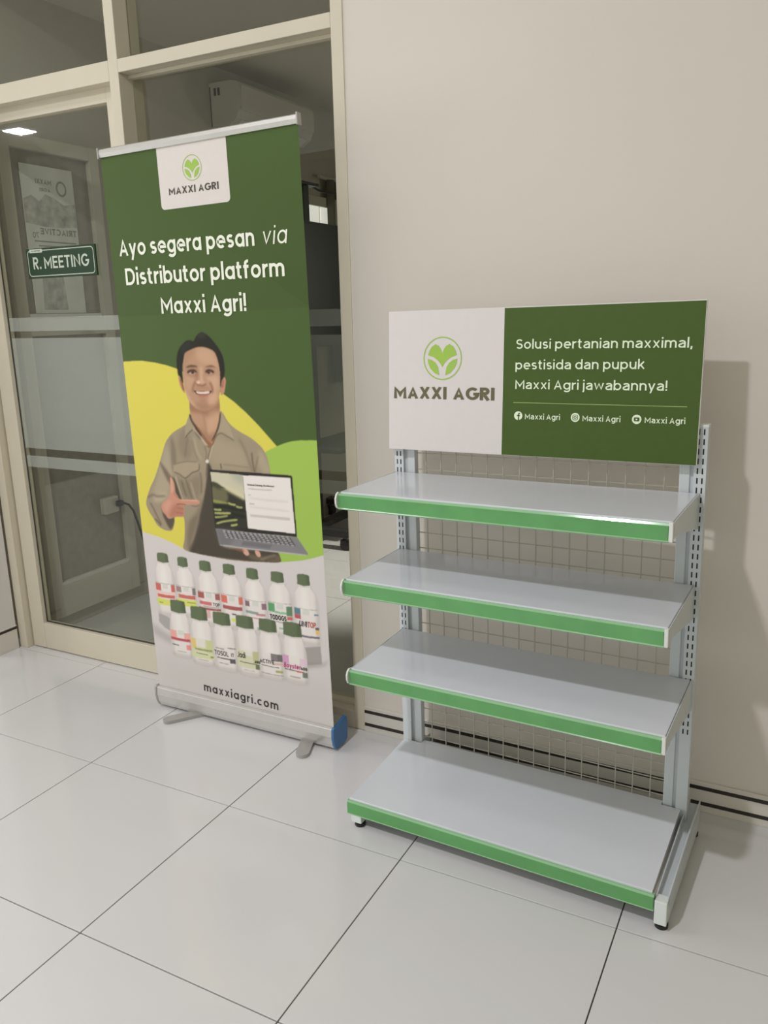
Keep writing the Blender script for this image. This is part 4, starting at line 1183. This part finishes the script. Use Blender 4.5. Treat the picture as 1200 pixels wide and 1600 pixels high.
shelf(1.0202, -0.0009, 0.004, -0.010, 1)
shelf(0.7745, -0.0065, 0.008, -0.009, 2)
shelf(0.5076, -0.0121, 0.012, -0.003, 3)

HB_ = 0.0977
HF, HK = 0.087, 0.113      # height of the base shelf at its front and back
bs = obj('base_shelf', [lambda bm: prism(bm, [(-BD, HF), (-BD + 0.002, HF + 0.0012), (-0.002, HK), (-0.002, HK - 0.02), (-BD, HF - 0.02)], 'x', 0.002, RW - 0.012),
                        lambda bm: prism(bm, [(-0.002, HK), (0.0175, HK + 0.0008), (0.0175, HK - 0.012), (-0.002, HK - 0.012)], 'x', 0.066, RW - 0.064)], M['shelf'], rack)
obj('price_strip', [lambda bm: prism(bm, strip_profile(-BD, HF - 0.004, 0.042), 'x', -0.002, RW - 0.006)], M['strip_plastic'], bs)
obj('green_insert', [B((-0.001, -BD - 0.0105, HF - 0.0445), (RW - 0.007, -BD - 0.0060, HF - 0.0085), 0.0008)], M['green_strip'], bs)
for x0, x1 in ((0.012, 0.046), (RW - 0.004, RW + 0.026)):
    zf = floor_z((x0 + x1) / 2)
    lg = obj('base_leg', [lambda bm: prism(bm, [(0.10, zf + 0.018), (0.10, 0.078), (-BD + 0.02, 0.060), (-BD + 0.02, zf + 0.016)], 'x', x0, x1),
                          lambda bm: prism(bm, [(0.10, 0.070), (0.10, 0.094), (-0.03, 0.098), (-BD + 0.006, 0.078), (-BD + 0.006, 0.054)], 'x', x1 - 0.0025, x1),
                          lambda bm: prism(bm, [(0.10, 0.070), (0.10, 0.094), (-0.03, 0.098), (-BD + 0.006, 0.078), (-BD + 0.006, 0.054)], 'x', x0, x0 + 0.0025)],
             M['rack'], rack)
    obj('front_block', [B((x0, -BD - 0.010, zf + 0.018), (x1, -BD + 0.021, 0.073), 0.002)], M['clear_plastic'], lg)
    for yy in (-BD + 0.012, 0.08):
        xm = (x0 + x1) / 2
        obj('levelling_foot', [lambda bm: cyl(bm, (xm, yy, zf + 0.001), (xm, yy, zf + 0.010), 0.0165, 18, 0.0165), lambda bm: cyl(bm, (xm, yy, zf + 0.010), (xm, yy, zf + 0.022), 0.006, 10)],
            M['black_rubber'], lg)
obj('base_channel', [B((RW - 0.012, -BD + 0.004, 0.050), (RW - 0.004, -0.01, 0.080))], M['foot_metal'], rack)

# ------------------------------------------------------------------ header board hung on the rack
hm = Matrix.Translation((0.8293, 0.385, 1.0997)) @ Matrix.Rotation(-0.0451, 4, 'Z') @ Matrix.Rotation(-0.0611, 4, 'X') @ Matrix.Rotation(-0.0114, 4, 'Y')
header = tag(empty('header_board', matrix=hm), 'white and green printed board fixed above the top shelf of the rack', 'sign board')
obj('board', [B((-0.443, 0.0, 0.0), (0.443, 0.010, 0.4045), 0.0006)], M['board_edge'], header)
hs = [(-80.6,404.7),(-76.4,-0.1)]
split = (hs[0][0] + hs[1][0]) / 2
HY = -0.0006
flat(header, 'white_panel', [[(-442, 1), (split, 1), (split, 403.5), (-442, 403.5)]], M['board_white'], HY)
flat(header, 'green_panel', [[(split, 1), (441.5, 1), (441.5, 402.5), (split, 402.5)]], M['board_green'], HY)
ec, et = [(-266.2,268.4),(-266.9,328.0)]
emblem(header, ec[0], ec[1], et[1] - ec[1], M['lime'], HY * 2)
def hw_(s, a, b, cap, m, **k):
    return write(header, 'lettering', s, a, b, cap, M[m], HY * 2, **k)
t = [(-425.9,152.2),(-103.3,151.5),(-426.0,187.8)]
hw_('MAXXI AGRI', t[0], t[1], t[2][1] - t[0][1], 'olive_text', w=0.225, gap=0.085, space=0.36)
t = [(-42.5,293.0),(415.6,290.6),(-43.2,318.4)]
hw_('Solusi pertanian maxximal,', t[0], t[1], t[2][1] - t[0][1], 'pale_text', w=0.135, single=False)
c1 = t[2][1] - t[0][1]
t = [(-43.0,237.5),(302.5,238.8)]
hw_('pestisida dan pupuk', t[0], t[1], c1, 'pale_text', w=0.135, single=False)
t = [(-42.1,184.5),(361.5,184.9)]
hw_('Maxxi Agri jawabannya!', t[0], t[1], c1, 'pale_text', w=0.135, single=False)
t = [(-46.8,147.4),(412.2,146.1)]
bm = bmesh.new()
ribbon(bm, [t[0], t[1]], 1.6, lambda a, b: (a / 1000, HY * 2, b / 1000))
link('rule_line', bm, M['hair_line'], header)
ic = [(-31.4,111.5),(129.2,111.5),(290.3,111.3)]
for (u, v) in ic:
    flat(header, 'icon_disc', [[(u + 12 * math.cos(a), v + 12 * math.sin(a)) for a in [2 * math.pi * k / 32 for k in range(32)]]], M['pale_text'], HY * 2)
def icon(name, strokes, w):
    bm = bmesh.new()
    for s in strokes:
        ribbon(bm, s, w, lambda a, b: (a / 1000, HY * 3, b / 1000))
    for f in bm.faces:
        f.normal_update()
        if f.normal.y > 0:
            f.normal_flip()
    link(name, bm, M['board_green'], header)
u, v = ic[0]
icon('icon_mark', [[(u + 1, v - 12), (u + 1, v + 1)] + [(u + 1 + 4 - 4 * math.cos(a), v + 3 + 4 * math.sin(a)) for a in (0.3, 0.8, 1.3, 1.5)], [(u - 4, v + 0.5), (u + 5, v + 0.5)]], 3.2)
u, v = ic[1]
icon('icon_mark', [rrect(u - 6.5, u + 6.5, v - 6.5, v + 6.5, 3.5) + ['c'], [(u + 3 * math.cos(a), v + 3 * math.sin(a)) for a in [2 * math.pi * k / 16 for k in range(16)]] + ['c']], 1.5)
u, v = ic[2]
flat(header, 'icon_mark', [rrect(u - 7, u + 7, v - 5, v + 5, 2.5)], M['board_green'], HY * 3)
flat(header, 'icon_mark', [[(u - 2, v - 2.6), (u + 3, v), (u - 2, v + 2.6)]], M['pale_text'], HY * 4)
for a in ([(-11.7,102.4),(87.5,103.2)], [(149.1,102.3),(248.9,102.8)], [(310.6,102.6),(409.6,103.2)]):
    hw_('Maxxi Agri', a[0], a[1], 15.5, 'pale_text', w=0.15, single=False)
obj('hanger', [B((-0.39, 0.010, 0.02), (-0.36, 0.024, 0.10), 0.001)], M['rack'], header)
obj('hanger', [B((0.36, 0.010, 0.02), (0.39, 0.024, 0.10), 0.001)], M['rack'], header)
